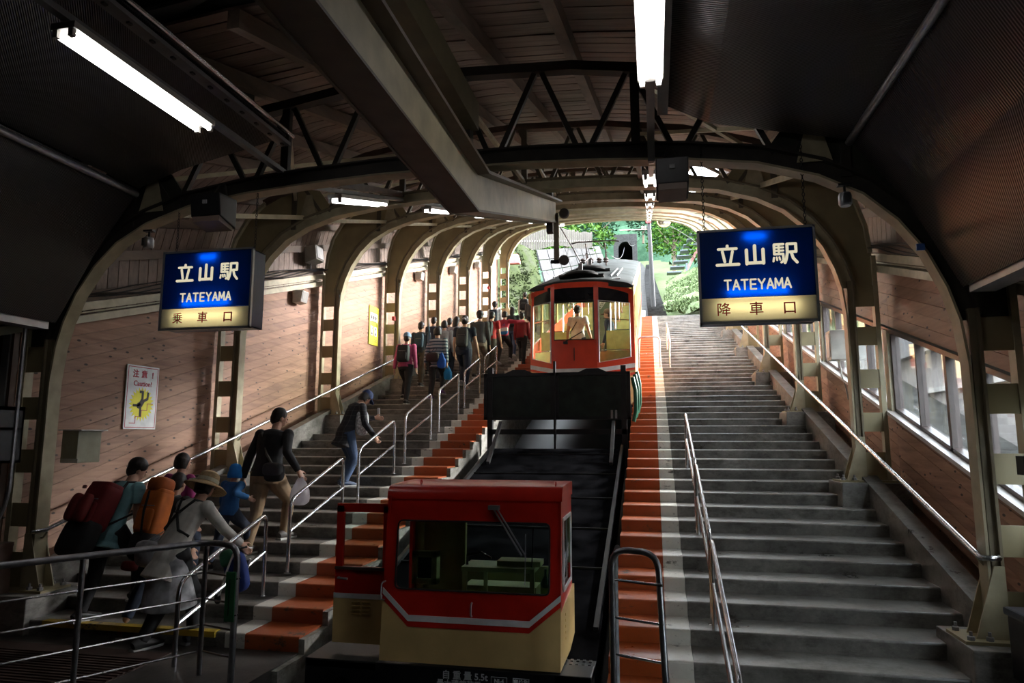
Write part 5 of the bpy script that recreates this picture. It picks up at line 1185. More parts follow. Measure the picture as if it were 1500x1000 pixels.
for i, (x, y, z, h, r, mt, lb) in enumerate(TR): tree(x, y, z, h, r, mt, lb, 20+i, ls=.26 if y < 80 else .42)
rb = [(.55, 33.5, P(33.5)-.1), (9, 33.5, P(33.5)-.1), (10, 60, P(60)+3.0), (1.6, 60, P(60)-.4)]
patch('grass_bank', rb, 24, 20, GRASSR, .5, kind='structure', seed=4)
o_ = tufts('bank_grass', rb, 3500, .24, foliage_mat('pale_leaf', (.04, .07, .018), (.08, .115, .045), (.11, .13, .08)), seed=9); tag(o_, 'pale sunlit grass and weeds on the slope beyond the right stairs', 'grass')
# slopes that close the valley on both sides
patch('hillside', [(-14, 38, 9), (-9, 125, 33), (-20, 130, 48), (-26, 44, 22)], 20, 16, LEAFD, 2.5, kind='structure', seed=2)
patch('hillside', [(-30, 128, 30), (34, 128, 30), (34, 146, 52), (-30, 146, 52)], 24, 14, LEAFD, 2.5, kind='structure', seed=3)
patch('hillside', [(9, 36, 8), (30, 40, 14), (24, 128, 48), (2, 126, 34)], 20, 16, LEAFD, 2.0, kind='structure', seed=5)
# utility pole, convex mirror, wires, stepped shed roof
root = tag(thing('utility_pole', (.06, 36, 9)), 'grey utility pole with a short arm standing right of the track', 'pole')
m = MB(); m.tube([(.16, 36, 8.6), (.02, 36, 14.2)], [.13, .10], 10); m.build('pole_shaft', plain('pole_grey', (.022, .022, .023), .7), root, smooth=True)
m = MB(); m.bar((-1.5, 36, 13.05), (.05, 36, 13.0), .05, .05); m.build('arm', plain('pinkish_arm', (.4, .25, .25), .5), root)
m = MB(); m.box(-.12, .16, 35.8, 35.9, 13.3, 13.65); m.build('red_plate', plain('alarm_red', ()), root)
for x in (-.3, -.15): m = MB(); m.lathe([(.03, 0), (.07, .03), (.03, .07), (.07, .10), (.03, .14)], (x, 36, 13.05), 8); m.build('insulator', LWHITE, root)
root = tag(thing('convex_mirror', (.81, 35, 13.3)), 'round convex mirror hung under the far end of the roof', 'mirror')
m = MB(); m.lathe([(0.02, -.06), (.2, -.04), (.33, .0)], (.80, 34.5, 12.95), 20, 'y'); m.build('mirror_face', plain('mirror_metal', (.7, .7, .7), .08, 1.0, var=.02), root, smooth=True)
m = MB(); m.tube([(.80+.34*math.cos(t), 34.5, 12.95+.34*math.sin(t)) for t in [i*math.pi/10 for i in range(20)]], .025, 6, closed=True); m.build('rim', plain('orange_lens', ()), root)
m = MB(); m.tube([(.8, 34.52, 13.25), (.8, 34.2, 14.2)], .02, 5); m.build('hanger', DARKST, root)
for i, (a, b, sg) in enumerate((((-1.6, 21, 8.15), (-4.2, 118, 35), 1.2), ((.05, 36, 13.4), (-3.5, 118, 36), 1.0), ((.05, 36, 13.6), (4.5, 36.5, 9.9), -.6), ((-1.33, 10.6, 4.8), (-2.5, 20.9, 7.9), .15))):
    m = MB(); a, b = Vector(a), Vector(b); m.tube([a.lerp(b, t/12)-Vector((0,0,sg*4*(t/12)*(1-t/12))) for t in range(13)], .018 if i < 3 else .008, 4)
    tag(m.build('overhead_wire', DARKST), ('overhead contact wire running from the train roof to the tunnel', 'second overhead wire running from the pole to the tunnel', 'slack wire falling from the pole to the right slope', 'thin wire from the round weight to the train roof')[i], 'wire')
root = tag(thing('stepped_shed', (3, 60, 17)), 'dark stepped snow shed roof climbing to the right outside', 'shed')
for i in range(11):
    m = MB(); x = 1.5+.30*i; z = 16.3+.48*i; y = 60
    m.hexa([(x,y,z),(x+1.25,y,z+.0),(x+1.25,y+1.5,z+.1),(x,y+1.5,z+.1),(x,y,z+.10),(x+1.25,y,z+.10),(x+1.25,y+1.5,z+.2),(x,y+1.5,z+.2)]); m.build('roof_slat', plain('shed_dark', (.045, .06, .075), .5), root)
m = MB(); m.bar((2.7, 60.1, 15.6), (5.9, 60.1, 21.4), .12, .25); m.build('stringer', plain('shed_red_brown', (.22, .08, .07), .5), root)
for (x, z) in ((3.2, 14.5), (4.4, 16.0)): m = MB(); m.box(x-.08, x+.08, 60, 60.2, z, z+2.6); m.build('post', plain('shed_dark', ()), root)
# pale building seen through the right windows
root = tag(thing('neighbour_building', (9, 8, 0)), 'pale rendered building with a sloping roof edge outside the right windows', 'building')
m = MB(); m.prism([(2, -3), (23, -3), (23, 4.3), (2, 4.3)], 'x', 7.5, 12); m.build('wall', plain('pale_render', (.30, .28, .275), .8), root)
m = MB(); m.prism([(1.5, 4.3), (23.5, 4.3), (23.5, 5.2), (1.5, 5.2)], 'x', 7.2, 12.5); m.build('roof_band', plain('grey_roof_band', (.14, .14, .15), .7), root)
m = MB(); m.prism([(1.5, 3.2), (23.2, 3.2), (23.2, 3.32), (1.5, 3.32)], 'x', 7.38, 7.5); m.build('ledge', plain('pale_ledge', (.42,.41,.40), .7), root)
m = MB(); m.box(7.42, 7.5, 6.6, 7.2, .9, 1.9); lf = m.build('louvre_window', plain('louvre_frame', (.45, .45, .46), .5), root)
for i in range(6): m = MB(); m.box(7.36, 7.42, 6.68, 7.12, .98+i*.15, 1.04+i*.15); m.build('louvre_slat', plain('louvre_slat', (.16, .17, .19), .5), lf)
tree(11.5, 30, 6.2, 7.0, 3.0, LEAF, 'bright green tree outside the right windows beyond the pale building', 77, n=1800, ls=.2)
tree(7.5, 38, 9.0, 6.5, 3.2, LEAF, 'bright green tree outside the far right windows', 78, n=1800, ls=.2)
m = MB(); m.prism([(2, -2.5), (33, P(33)-1.2), (33, P(33)-2), (2, -3.4)], 'x', 3.5, 40); m.build('side_ground', concrete('yard_concrete', (.05, .05, .048), (.10, .10, .095), .8), kind='structure')

# ============================================================ people
def tread(y): return P(6.38+T*math.floor((y-6.38)/T+1e-6)) if y >= 6.38 else -.055
SKIN = plain('skin', (.50, .28, .19), .5, var=.06, scale=20); HAIR = plain('black_hair', (.018, .013, .011), .45, var=.3, scale=40)
def cloth(name, col, rough=.8, var=.15): return plain('cloth_'+name, col, rough, var=var, scale=9, bmp=.15)
def stripes(name, stops, freq=5.5):
    m, nt, b = newmat('cloth_'+name); c = coords(nt); s_ = N(nt, 'ShaderNodeSeparateXYZ'); nt.links.new(c, s_.inputs[0])
    mu = N(nt, 'ShaderNodeMath', operation='MULTIPLY'); mu.inputs[1].default_value = freq; nt.links.new(s_.outputs[2], mu.inputs[0])
    fr = N(nt, 'ShaderNodeMath', operation='FRACT'); nt.links.new(mu.outputs[0], fr.inputs[0])
    r = ramp(nt, fr.outputs[0], stops); r.node.color_ramp.interpolation = 'CONSTANT'
    nt.links.new(r, b.inputs['Base Color']); b.inputs['Roughness'].default_value = .85; return m
def plaid(name, base, line):
    m, nt, b = newmat('cloth_'+name); c = coords(nt); s_ = N(nt, 'ShaderNodeSeparateXYZ'); nt.links.new(c, s_.inputs[0]); outs = []
    for i in (0, 2):
        mu = N(nt, 'ShaderNodeMath', operation='MULTIPLY'); mu.inputs[1].default_value = 12; nt.links.new(s_.outputs[i], mu.inputs[0])
        fr = N(nt, 'ShaderNodeMath', operation='FRACT'); nt.links.new(mu.outputs[0], fr.inputs[0])
        outs.append(ramp(nt, fr.outputs[0], [(.0, (0,0,0)), (.42, (0,0,0)), (.45, (.8,.8,.8)), (.6, (0,0,0))]))
    k = mix(nt, .5, outs[0], outs[1]); nt.links.new(mix(nt, k, base, line), b.inputs['Base Color']); b.inputs['Roughness'].default_value = .85; return m
def loft(mb, secs, xa=Vector((1,0,0)), n=16):
    """secs: (centre, rx, ry); xa = sideways axis"""
    o = len(mb.v); k = len(secs); cs = [Vector(s[0]) for s in secs]
    for i, (c, rx, ry) in enumerate(secs):
        t = (cs[min(i+1,k-1)]-cs[max(i-1,0)]).normalized(); x = (xa-t*xa.dot(t)).normalized(); y = t.cross(x)
        for j in range(n):
            a = 2*math.pi*j/n; mb.v.append(cs[i]+x*rx*math.cos(a)+y*ry*math.sin(a))
    for i in range(k-1):
        for j in range(n): mb.f.append((o+i*n+j, o+i*n+(j+1)%n, o+(i+1)*n+(j+1)%n, o+(i+1)*n+j)); mb.m.append(0)
    mb.f.append(tuple(o+j for j in range(n))[::-1]); mb.f.append(tuple(o+(k-1)*n+j for j in range(n))); mb.m += [0, 0]
PENDING = []
def fused(mb, name, mat, parent, voxel, smooth=2):
    """fuse the overlapping volumes of mb into one continuous skin"""
    o = mb.build(name, mat, parent, local=True)
    r = o.modifiers.new('fuse', 'REMESH'); r.mode = 'VOXEL'; r.voxel_size = voxel; r.use_smooth_shade = True
    if smooth: s = o.modifiers.new('relax', 'SMOOTH'); s.factor = .6; s.iterations = smooth
    PENDING.append(o); return o
def bake():
    bpy.context.view_layer.update(); dg = bpy.context.evaluated_depsgraph_get(); new = []
    for o in PENDING: new.append(bpy.data.meshes.new_from_object(o.evaluated_get(dg), depsgraph=dg))
    for o, me in zip(PENDING, new): o.modifiers.clear(); old = o.data; o.data = me; bpy.data.meshes.remove(old)
    PENDING.clear()
def ik(a, b, l1, l2, pole):
    a, b = Vector(a), Vector(b); d = b-a; L = min(d.length, (l1+l2)*.995); d.normalize(); b2 = a+d*L
    x = (l1*l1-l2*l2+L*L)/(2*L); h = math.sqrt(max(l1*l1-x*x, 0)); p = Vector(pole); p = (p-d*p.dot(d)).normalized()
    return a+d*x+p*h, b2
def person(label, x, y, h=1.72, face=0, lean=8, hunch=0, feet=((-.09, 0, 0), (.09, T, RISE)), hands=(None, None), top=None, sleeve='long', bottom=None, hair='short', hat=None,
           hem=-.05, skirt=None, shoes=(.02,.02,.02), head=0, nod=0, group=None, fine=.011, tights=None, girth=1.0):
    z = tread(y); root = thing('person', (x, y, z), label, 'person', group, rz=R(-face))
    fig = {'root': root, 'h': h}; V = Vector
    wd = h*girth
    fl, fr = V(feet[0]), V(feet[1]); mid = (fl+fr)/2; low = min(fl.z, fr.z)
    pel = V((mid.x*.5, mid.y*.72+.02-math.sin(R(lean))*.10*h, low+.515*h+.35*abs(fl.z-fr.z)))
    d = V((0, math.sin(R(lean)), math.cos(R(lean)))); d2 = V((0, math.sin(R(lean+hunch)), math.cos(R(lean+hunch)))); X = V((1,0,0))
    waist = pel+d*.11*h; chest = waist+((d+d2)/2).normalized()*.11*h; neck = chest+d2*.085*h
    hd = V((0, math.sin(R((lean+hunch)*.6+nod)), math.cos(R((lean+hunch)*.6+nod)))); hc = neck+hd*.095*h+V((0,.012,0))
    yaw = R(-head); hx = V((math.cos(yaw), math.sin(yaw), 0)); hf = V((-math.sin(yaw), math.cos(yaw), 0)); hf = (hf-hd*hf.dot(hd)).normalized(); hr = Matrix((hx, hf, hf.cross(hx)*-1)).transposed()
    up = hx.cross(hf); HR = Matrix((hx, hf, up)).transposed()
    ts = [(-.075,.085,.062),(-.03,.097,.072),(.02,.098,.07),(.07,.088,.060),(.11,.082,.056)]
    def torso(mb, e, lo=-.09, hi=1.0, flare=0):
        s = []
        for t, rx, ry in ts:
            if t >= lo-.02: s.append((pel+d*t*h, rx*wd+e, ry*wd+e))
        if lo < -.09: s.insert(0, (pel+d*lo*h-V((0,0,0)), .094*wd+e+flare, .072*wd+e+flare))
        s += [(chest-d2*.02*h, .093*wd+e, .062*wd+e), (chest+d2*.035*h, .103*wd+e, .062*wd+e), (chest+d2*.065*h, .092*wd+e, .050*wd+e), (neck, .052*h+e, .038*h+e)]
        loft(mb, s)
    hips = [pel+V((s*.052*h, 0, -.02*h)) for s in (-1, 1)]; knees = []; ankles = []
    for hp, f in zip(hips, (fl, fr)):
        k, a = ik(hp, f+V((0,-.02*h,.048*h)), .245*h, .235*h, (0,1,.15)); knees.append(k); ankles.append(a)
    sh = [chest+d2*.052*h+V((s*.108*wd, 0, 0)) for s in (-1, 1)]; elb = []; wri = []
    for i, s in enumerate((-1, 1)):
        tgt = hands[i]
        if tgt is None: tgt = sh[i]+V((s*.03*h, .05*h, -.31*h))
        else: tgt = V(tgt)
        e, w_ = ik(sh[i], tgt, .17*h, .15*h, (s*.35, -1, -.3)); elb.append(e); wri.append(w_)
    def leg(mb, i, e, end=1.0):
        loft(mb, [(hips[i]+V((0,0,.03*h)), .056*wd+e, .060*wd+e), (hips[i].lerp(knees[i],.35), .050*wd+e, .053*wd+e), (hips[i].lerp(knees[i],.8), .037*wd+e, .038*wd+e), (knees[i], .034*h+e, .036*h+e)], n=12)
        q = ankles[i].lerp(knees[i], 1-end) if end < 1 else ankles[i]
        loft(mb, [(knees[i]+(knees[i]-ankles[i])*.04, .033*h+e, .035*h+e), (knees[i].lerp(q,.35), .033*h+e, .036*h+e), (knees[i].lerp(q,.75), .025*h+e*1.1, .026*h+e*1.1), (q, .021*h+e*1.3, .022*h+e*1.3)], n=12); mb.ell(knees[i], (.034*h+e,)*3, 10, 6)
    def arm(mb, i, e, end=1.0):
        a, b, c = sh[i], elb[i], wri[i]
        mb.ell(a, (.036*h+e, .036*h+e, .038*h+e), 10, 6)
        if end <= .5: loft(mb, [(a, .031*h+e, .033*h+e), (a.lerp(b, end*1.3), .027*h+e*1.3, .028*h+e*1.3)], n=10); return
        loft(mb, [(a, .031*h+e, .033*h+e), (a.lerp(b,.6), .026*h+e, .027*h+e), (b, .024*h+e, .024*h+e)], n=10); mb.ell(b, (.024*h+e,)*3, 10, 6)
        loft(mb, [(b, .024*h+e, .024*h+e), (b.lerp(c,.35), .023*h+e, .023*h+e), (c, .0155*h+e*1.1, .0165*h+e*1.1)], n=10)
    mb = MB(); torso(mb, -.004)
    loft(mb, [(neck-d2*.03*h, .037*h, .036*h), (neck+hd*.02*h, .032*h, .034*h), (hc-hd*.03*h, .031*h, .034*h)], n=12)
    mb.ell(hc+up*.008*h, (.044*h, .053*h, .062*h), 16, 12, HR); mb.ell(hc-up*.026*h+hf*.016*h, (.033*h, .036*h, .036*h), 12, 8, HR)
    mb.ell(hc-up*.008*h+hf*.055*h, (.008*h, .011*h, .014*h), 8, 6, HR)
    for s in (-1, 1): mb.ell(hc-up*.006*h+hx*s*.044*h, (.008*h, .012*h, .019*h), 8, 6, HR)
    mb.ell(hc-up*.035*h+hf*.047*h, (.016*h, .006*h, .007*h), 8, 6, HR)
    for i, s in enumerate((-1, 1)):
        leg(mb, i, -.004); arm(mb, i, 0)
        f = (fl, fr)[i]; mb.ell(ankles[i], (.024*h, .026*h, .03*h), 10, 6); loft(mb, [(V((ankles[i].x, ankles[i].y-.015*h, f.z+.03*h)), .022*h, .022*h), (V((f.x, ankles[i].y+.07*h, f.z+.026*h)), .026*h, .018*h), (V((f.x, ankles[i].y+.12*h, f.z+.018*h)), .022*h, .012*h)], n=10)
        # hand: palm, four fingers, thumb
        w_ = wri[i]; t = (w_-elb[i]).normalized(); t = (t+V((0,.1,-.25))).normalized(); side = t.cross(V((s,0,0)))
        if side.length < .2: side = t.cross(V((0,0,1)))
        side.normalize(); nrm = side.cross(t)*-s
        rp_ = w_+t*.03*h
        loft(mb, [(w_-t*.005*h, .015*h, .016*h), (rp_, .011*h, .024*h), (w_+t*.052*h, .010*h, .024*h)], xa=nrm, n=10)
        for q, (off, ln) in enumerate(((-.018,.040),(-.006,.046),(.006,.043),(.018,.034))):
            b0 = w_+t*.048*h+side*off*h; b1 = b0+t*ln*.55*h-nrm*.006*h; b2 = b1+(t-nrm*.9).normalized()*ln*.5*h
            mb.tube([b0, b1, b2], [.0062*h, .0058*h, .005*h], 6)
        sg = 1 if side.y > 0 else -1
        b0 = w_+t*.016*h+side*sg*.018*h; mb.tube([b0, b0+(t+side*sg*.9).normalized()*.026*h, b0+(t+side*sg*.6).normalized()*.045*h-nrm*.006*h], [.0075*h, .0066*h, .0055*h], 6)
    fused(mb, 'body', SKIN, root, fine*.8)
    mb = MB()
    for s in (-1, 1): mb.ell(hc+up*.006*h+hf*.051*h+hx*s*.018*h, (.0065*h, .004*h, .0045*h), 8, 6, HR)
    eyes = mb.build('eyes', HAIR, root, local=True)
    mb = MB(); torso(mb, .018, lo=hem, flare=.015 if hem < -.1 else 0)
    for i in (0, 1): arm(mb, i, .014 if sleeve == 'long' else .016, 1.0 if sleeve == 'long' else .42)
    fused(mb, 'top', top or cloth('grey', (.2,.2,.2)), root, fine)
    if skirt:
        mb = MB(); L_ = skirt[1]; loft(mb, [(pel+V((0,0,.03*h)), .10*wd, .078*wd), (pel-V((0,0,.12*h)), .125*wd, .11*wd), (pel+V((0,.02,-L_*h)), .15*wd, .145*wd)], n=20); fused(mb, 'skirt', skirt[0], root, fine*1.1, 1)
    mb = MB(); s_ = [(pel+d*t*h, rx*wd+.010, ry*wd+.010) for t, rx, ry in ts[:4]]; loft(mb, s_)
    for i in (0, 1): leg(mb, i, .016)
    fused(mb, 'trousers', bottom or cloth('black', (.02,.02,.022)), root, fine)
    shm = plain('shoe_%.2f_%.2f_%.2f' % shoes, shoes, .5); SOLE = plain('shoe_sole', (.42,.42,.40), .6)
    for i in (0, 1):
        f = (fl, fr)[i]; ax = ankles[i]; fy = ax.y
        mb = MB(); secs = [(V((f.x, fy-.048*h, f.z+.032*h)), .020*h, .020*h), (V((f.x, fy-.02*h, f.z+.042*h)), .028*h, .032*h), (V((f.x, fy+.03*h, f.z+.034*h)), .029*h, .026*h), (V((f.x, fy+.08*h, f.z+.026*h)), .031*h, .018*h), (V((f.x, fy+.12*h, f.z+.020*h)), .024*h, .012*h), (V((f.x, fy+.132*h, f.z+.018*h)), .012*h, .008*h)]
        loft(mb, secs, n=12); so_ = mb.build('shoe', shm, root, local=True, smooth=True)
        mb = MB(); pts = [(f.x-.024*h, fy-.055*h), (f.x+.024*h, fy-.055*h), (f.x+.031*h, fy+.06*h), (f.x+.025*h, fy+.115*h), (f.x, fy+.137*h), (f.x-.025*h, fy+.115*h), (f.x-.031*h, fy+.06*h)]; mb.prism(pts, 'z', f.z+.002, f.z+.014*h); mb.build('sole', SOLE, so_, local=True)
    if hair:
        mb = MB(); mb.ell(hc+up*.022*h-hf*.010*h, (.051*h, .056*h, .058*h), 16, 12, HR); mb.ell(hc-up*.006*h-hf*.026*h, (.046*h, .040*h, .052*h), 14, 10, HR)
        if hair == 'bushy': mb.ell(hc+up*.03*h-hf*.010*h, (.058*h, .062*h, .058*h), 14, 10, HR)
        if hair == 'long': loft(mb, [(hc+up*.02*h-hf*.02*h, .054*h, .050*h), (hc-up*.05*h-hf*.036*h, .050*h, .034*h), (hc-up*.115*h-hf*.05*h, .040*h, .022*h)], n=12)
        if hair == 'bob': loft(mb, [(hc+up*.03*h-hf*.01*h, .056*h, .058*h), (hc-up*.01*h-hf*.02*h, .058*h, .048*h), (hc-up*.045*h-hf*.022*h, .054*h, .040*h)], n=14)
        if hair in ('bun', 'clip'): mb.ell(hc-hf*.062*h+up*.01*h, (.026*h, .022*h, .026*h), 10, 8, HR)
        hb = fused(mb, 'hair', HAIR, root, fine*.9, 1)
        if hair == 'clip':
            mb = MB(); mb.ell(hc-hf*.080*h+up*.02*h, (.02*h, .008*h, .012*h), 10, 6, HR); mb.build('hair_clip', LWHITE, hb, local=True)
    if hat:
        kind, hm = hat; mb = MB()
        def tr_(p): return hc+hx*p[0]*h+hf*p[1]*h+up*p[2]*h
        if kind == 'cap':
            prof = [(.060, .018), (.061, .035), (.056, .060), (.040, .080), (.018, .089), (.003, .091)]; n = 18
            for r, z_ in prof:
                for j in range(n): a = 2*math.pi*j/n; mb.v.append(tr_((r*.93*math.cos(a), r*1.05*math.sin(a)-.004, z_)))
            for i in range(len(prof)-1):
                for j in range(n): mb.f.append((i*n+j, i*n+(j+1)%n, (i+1)*n+(j+1)%n, (i+1)*n+j)); mb.m.append(0)
            mb.f.append(tuple((len(prof)-1)*n+j for j in range(n))); mb.m.append(0)
            o = len(mb.v)
            for t_ in (0, 1):
                for j in range(9):
                    a = R(20+140*j/8); mb.v.append(tr_((.056*math.cos(a), .050*math.sin(a)+.006, .024-t_*.004)))
                for j in range(9):
                    a = R(20+140*j/8); mb.v.append(tr_((.060*math.cos(a), .050*math.sin(a)+.006+.052*math.sin(a), .014-t_*.004)))
            for t_ in (0, 18):
                for j in range(8): mb.f.append((o+t_+j, o+t_+j+1, o+t_+10+j, o+t_+9+j)); mb.m.append(0)
            for j in range(8): mb.f.append((o+9+j, o+10+j, o+28+j, o+27+j)); mb.m.append(0)
            cp = mb.build('cap', hm, root, local=True, smooth=True)
        if kind in ('straw', 'sunhat'):
            R_ = 1.0 if kind == 'straw' else .72
            prof = [(.125*R_, -.012), (.100*R_, .004), (.070, .016), (.060, .022), (.060, .050), (.054, .078), (.036, .092), (.005, .096)] if kind == 'straw' else [(.066, -.055), (.072, -.03), (.067, .0), (.060, .022), (.058, .055), (.044, .082), (.02, .093), (.003, .095)]
            n = 24
            for r, z_ in prof:
                for j in range(n): a = 2*math.pi*j/n; mb.v.append(tr_((r*math.cos(a), r*1.05*math.sin(a)-.004, z_+(.006*math.sin(2*a+.6) if r > .09 else 0))))
            for i in range(len(prof)-1):
                for j in range(n): mb.f.append((i*n+j, i*n+(j+1)%n, (i+1)*n+(j+1)%n, (i+1)*n+j)); mb.m.append(0)
            mb.f.append(tuple((len(prof)-1)*n+j for j in range(n))); mb.m.append(0)
            cp = mb.build('sun_hat', hm, root, local=True, smooth=True)
            so = cp.modifiers.new('thick', 'SOLIDIFY'); so.thickness = .004
            if kind == 'straw':
                mb = MB()
                for z0 in (.026, .040):
                    pass
                n = 24; o = 0
                for r, z_ in ((.0625, .024), (.0625, .046)):
                    for j in range(n): a = 2*math.pi*j/n; mb.v.append(tr_((r*math.cos(a), r*1.05*math.sin(a)-.004, z_)))
                for j in range(n): mb.f.append((j, (j+1)%n, n+(j+1)%n, n+j)); mb.m.append(0)
                mb.add([tr_(p) for p in ((-.06,-.03,.03),(-.10,-.05,.012),(-.105,-.045,.03),(-.06,-.03,.045),(-.062,-.034,.03),(-.102,-.054,.012),(-.107,-.049,.03),(-.062,-.034,.045))], [(0,1,2,3),(7,6,5,4),(0,4,5,1),(1,5,6,2),(2,6,7,3)])
                mb.build('ribbon', plain('cream_ribbon', (.62,.58,.42), .6), cp, local=True)
    fig.update(pel=pel, waist=waist, chest=chest, neck=neck, d=d, d2=d2, wri=wri, elb=elb, sh=sh, hc=hc, X=X)
    fig['M'] = Matrix.Translation((x, y, z)) @ Matrix.Rotation(R(-face), 4, 'Z')
    return fig
def carried(fig, name, p, label, cat, group=None):        # a thing held or worn: its own top-level Empty, in the person's frame
    w_ = fig['M'] @ Vector(p); o = thing(name, w_, label, cat, group, rz=fig['M'].to_euler().z); return o
def shift(mb, p):
    for v in mb.v: v -= Vector(p)
    return mb
def soft(mb, c, r, axes, e=.34, nu=16, nv=10):          # soft box: ellipsoid with squared-off sides
    c = Vector(c); o = len(mb.v); A = Matrix(axes).transposed(); f = lambda t: math.copysign(abs(t)**e, t)
    mb.v.append(c+A@Vector((0,0,-r[2])))
    for i in range(1, nv):
        ph = -math.pi/2+math.pi*i/nv
        for j in range(nu):
            a = 2*math.pi*(j+.5)/nu; mb.v.append(c+A@Vector((r[0]*f(math.cos(ph))*f(math.cos(a)), r[1]*f(math.cos(ph))*f(math.sin(a)), r[2]*f(math.sin(ph)))))
    mb.v.append(c+A@Vector((0,0,r[2]))); L = len(mb.v)-1
    for j in range(nu):
        mb.f.append((o, o+1+(j+1)%nu, o+1+j)); mb.f.append((L, L-nu+j, L-nu+(j+1)%nu)); mb.m += [0, 0]
    for i in range(nv-2):
        for j in range(nu): a = o+1+i*nu+j; b = o+1+i*nu+(j+1)%nu; mb.f.append((a,b,b+nu,a+nu)); mb.m.append(0)
def backpack(fig, label, mat, w_=.15, hgt=.24, dep=.10, drop=.0, pocket=None, extra=None):
    d = (fig['d']+fig['d2']).normalized(); X = fig['X']; n = X.cross(d)*-1; n = d.cross(X); n = -n if n.y > 0 else n      # n points out of the back
    h = fig['h']; base = fig['chest']+d*(.04*h)-d*hgt-d*drop+n*(.062*h+dep); ax = (X, -n, d)
    root = carried(fig, 'backpack', base-d*hgt, label, 'backpack'); z0 = base-d*hgt
    mb = MB(); soft(mb, base, (w_, dep, hgt), ax); body = shift(mb, z0).build('bag_body', mat, root, local=True, smooth=True)
    pm = pocket or mat
    mb = MB(); soft(mb, base+n*dep*.85-d*hgt*.35, (w_*.78, dep*.35, hgt*.48), ax); shift(mb, z0).build('front_pocket', pm, root, local=True, smooth=True)
    mb = MB(); soft(mb, base+d*hgt*.82, (w_*.92, dep*.9, hgt*.22), ax); shift(mb, z0).build('top_lid', pm, root, local=True, smooth=True)
    for s in (-1, 1):
        mb = MB(); sx = X*s*w_*.55; top = fig['chest']+d*.075*h+sx
        mb.tube([base+sx+d*hgt*.8-n*dep*.9, top+n*.05*h, top+d*.02*h, top-n*.045*h-d*.01*h, fig['chest']+X*s*.085*h-n*.072*h-d*.03*h, fig['chest']+X*s*.10*h-n*.05*h-d*.10*h, base+sx*1.3-d*hgt*.7-n*dep*.6], .013, 6); shift(mb, z0).build('shoulder_strap', RUBBER, root, local=True, smooth=True)
    mb = MB(); mb.tube([base+d*hgt-X*.03-n*dep*.5, base+d*(hgt+.035)-n*dep*.5, base+d*hgt+X*.03-n*dep*.5], .007, 5); shift(mb, z0).build('grab_loop', RUBBER, root, local=True)
    mb = MB(); mb.bar(base+n*dep*1.0-X*w_*.6+d*hgt*.25, base+n*dep*1.0+X*w_*.6+d*hgt*.25, .008, .010); shift(mb, z0).build('zip_line', plain('zip_grey', (.25,.25,.25), .4), root, local=True)
    if extra: extra(root, base, z0, ax, n, d)
    return root
def hanging_bag(fig, name, label, cat, p, size, mat, top_pt, e=.6, lumpy=0, handles=True, flap=None):
    p = Vector(p); z0 = p-Vector((0,0,size[2])); root = carried(fig, name, z0, label, cat)
    mb = MB(); soft(mb, p, size, ((1,0,0),(0,1,0),(0,0,1)), e)
    if lumpy:
        for v in mb.v: v += Vector((mnoise.noise(v*14), mnoise.noise(v*14+Vector((5,0,0))), 0))*lumpy
        for v in mb.v:
            t = max(0, (v.z-(p.z-size[2]*.1))/(size[2]*1.1)); c_ = p*1; v.x += (c_.x-v.x)*t*.8; v.y += (c_.y-v.y)*t*.8
    shift(mb, z0).build('bag_body', mat, root, local=True, smooth=True)
    if handles:
        for s in (-1, 1):
            mb = MB(); mb.tube([p+Vector((s*size[0]*.3, 0, size[2]*.85)), Vector(top_pt)+Vector((s*.012, 0, -.02)), Vector(top_pt)+Vector((0, 0, .01))], .006, 5); shift(mb, z0).build('handle', mat, root, local=True)
    if flap:
        mb = MB(); soft(mb, p+Vector((0, -size[1]*.35, size[2]*.3)), (size[0]*1.02, size[1]*.8, size[2]*.75), ((1,0,0),(0,1,0),(0,0,1)), e); shift(mb, z0).build('flap', flap, root, local=True, smooth=True)
    return root
def cross_strap(fig, bag, frm, to, w_=.035, mat=None):
    pass
BLK = cloth('black', (.018,.018,.02)); NAV = cloth('navy', (.02,.03,.055)); KHA = cloth('khaki', (.27,.18,.10)); BRN = cloth('dark_olive', (.075,.06,.04)); JEAN = cloth('denim', (.04,.075,.15))
WHT = cloth('white', (.74,.74,.74)); GRY = cloth('light_grey', (.34,.35,.37)); DGR = cloth('charcoal', (.06,.062,.065))
UP_ = ((-.09, 0, 0), (.09, T, RISE)); UPR = ((-.09, T, RISE), (.09, 0, 0))
# --- the lower group
f = person('man with a huge red backpack and pale blue T-shirt, leftmost on the lowest steps', -5.84, 6.42, 1.70, face=14, lean=17, hunch=14, feet=((-.1, 0, 0), (.1, T, RISE)), hands=(None, (.22, .36, .60)), top=cloth('pale_cyan', (.22,.44,.47)), sleeve='short', bottom=BLK, hair='bushy', nod=6, head=24, hem=-.11, fine=.010)
def drape(root, base, z0, ax, n, d):
    mb = MB(); soft(mb, base+n*.04-d*.34, (.23, .10, .20), ax, .5); shift(mb, z0).build('hanging_jacket', BLK, root, local=True, smooth=True)
    for sx in (-.08, .08): mb = MB(); soft(mb, base+n*.19+ax[0]*sx-d*.06, (.06, .05, .15), ax, .6); shift(mb, z0).build('side_pocket', cloth('bright_red', (.17,.012,.012)), root, local=True, smooth=True)
    mb = MB(); soft(mb, base+n*.20+d*.16-ax[0]*.05, (.035, .012, .02), ax, .6); shift(mb, z0).build('patch', cloth('pink_patch', (.5,.2,.2)), root, local=True)
backpack(f, 'huge red hiking backpack with black lower half on the leftmost man', cloth('dark_red', (.20,.015,.018)), .19, .26, .11, drop=.02, extra=drape)
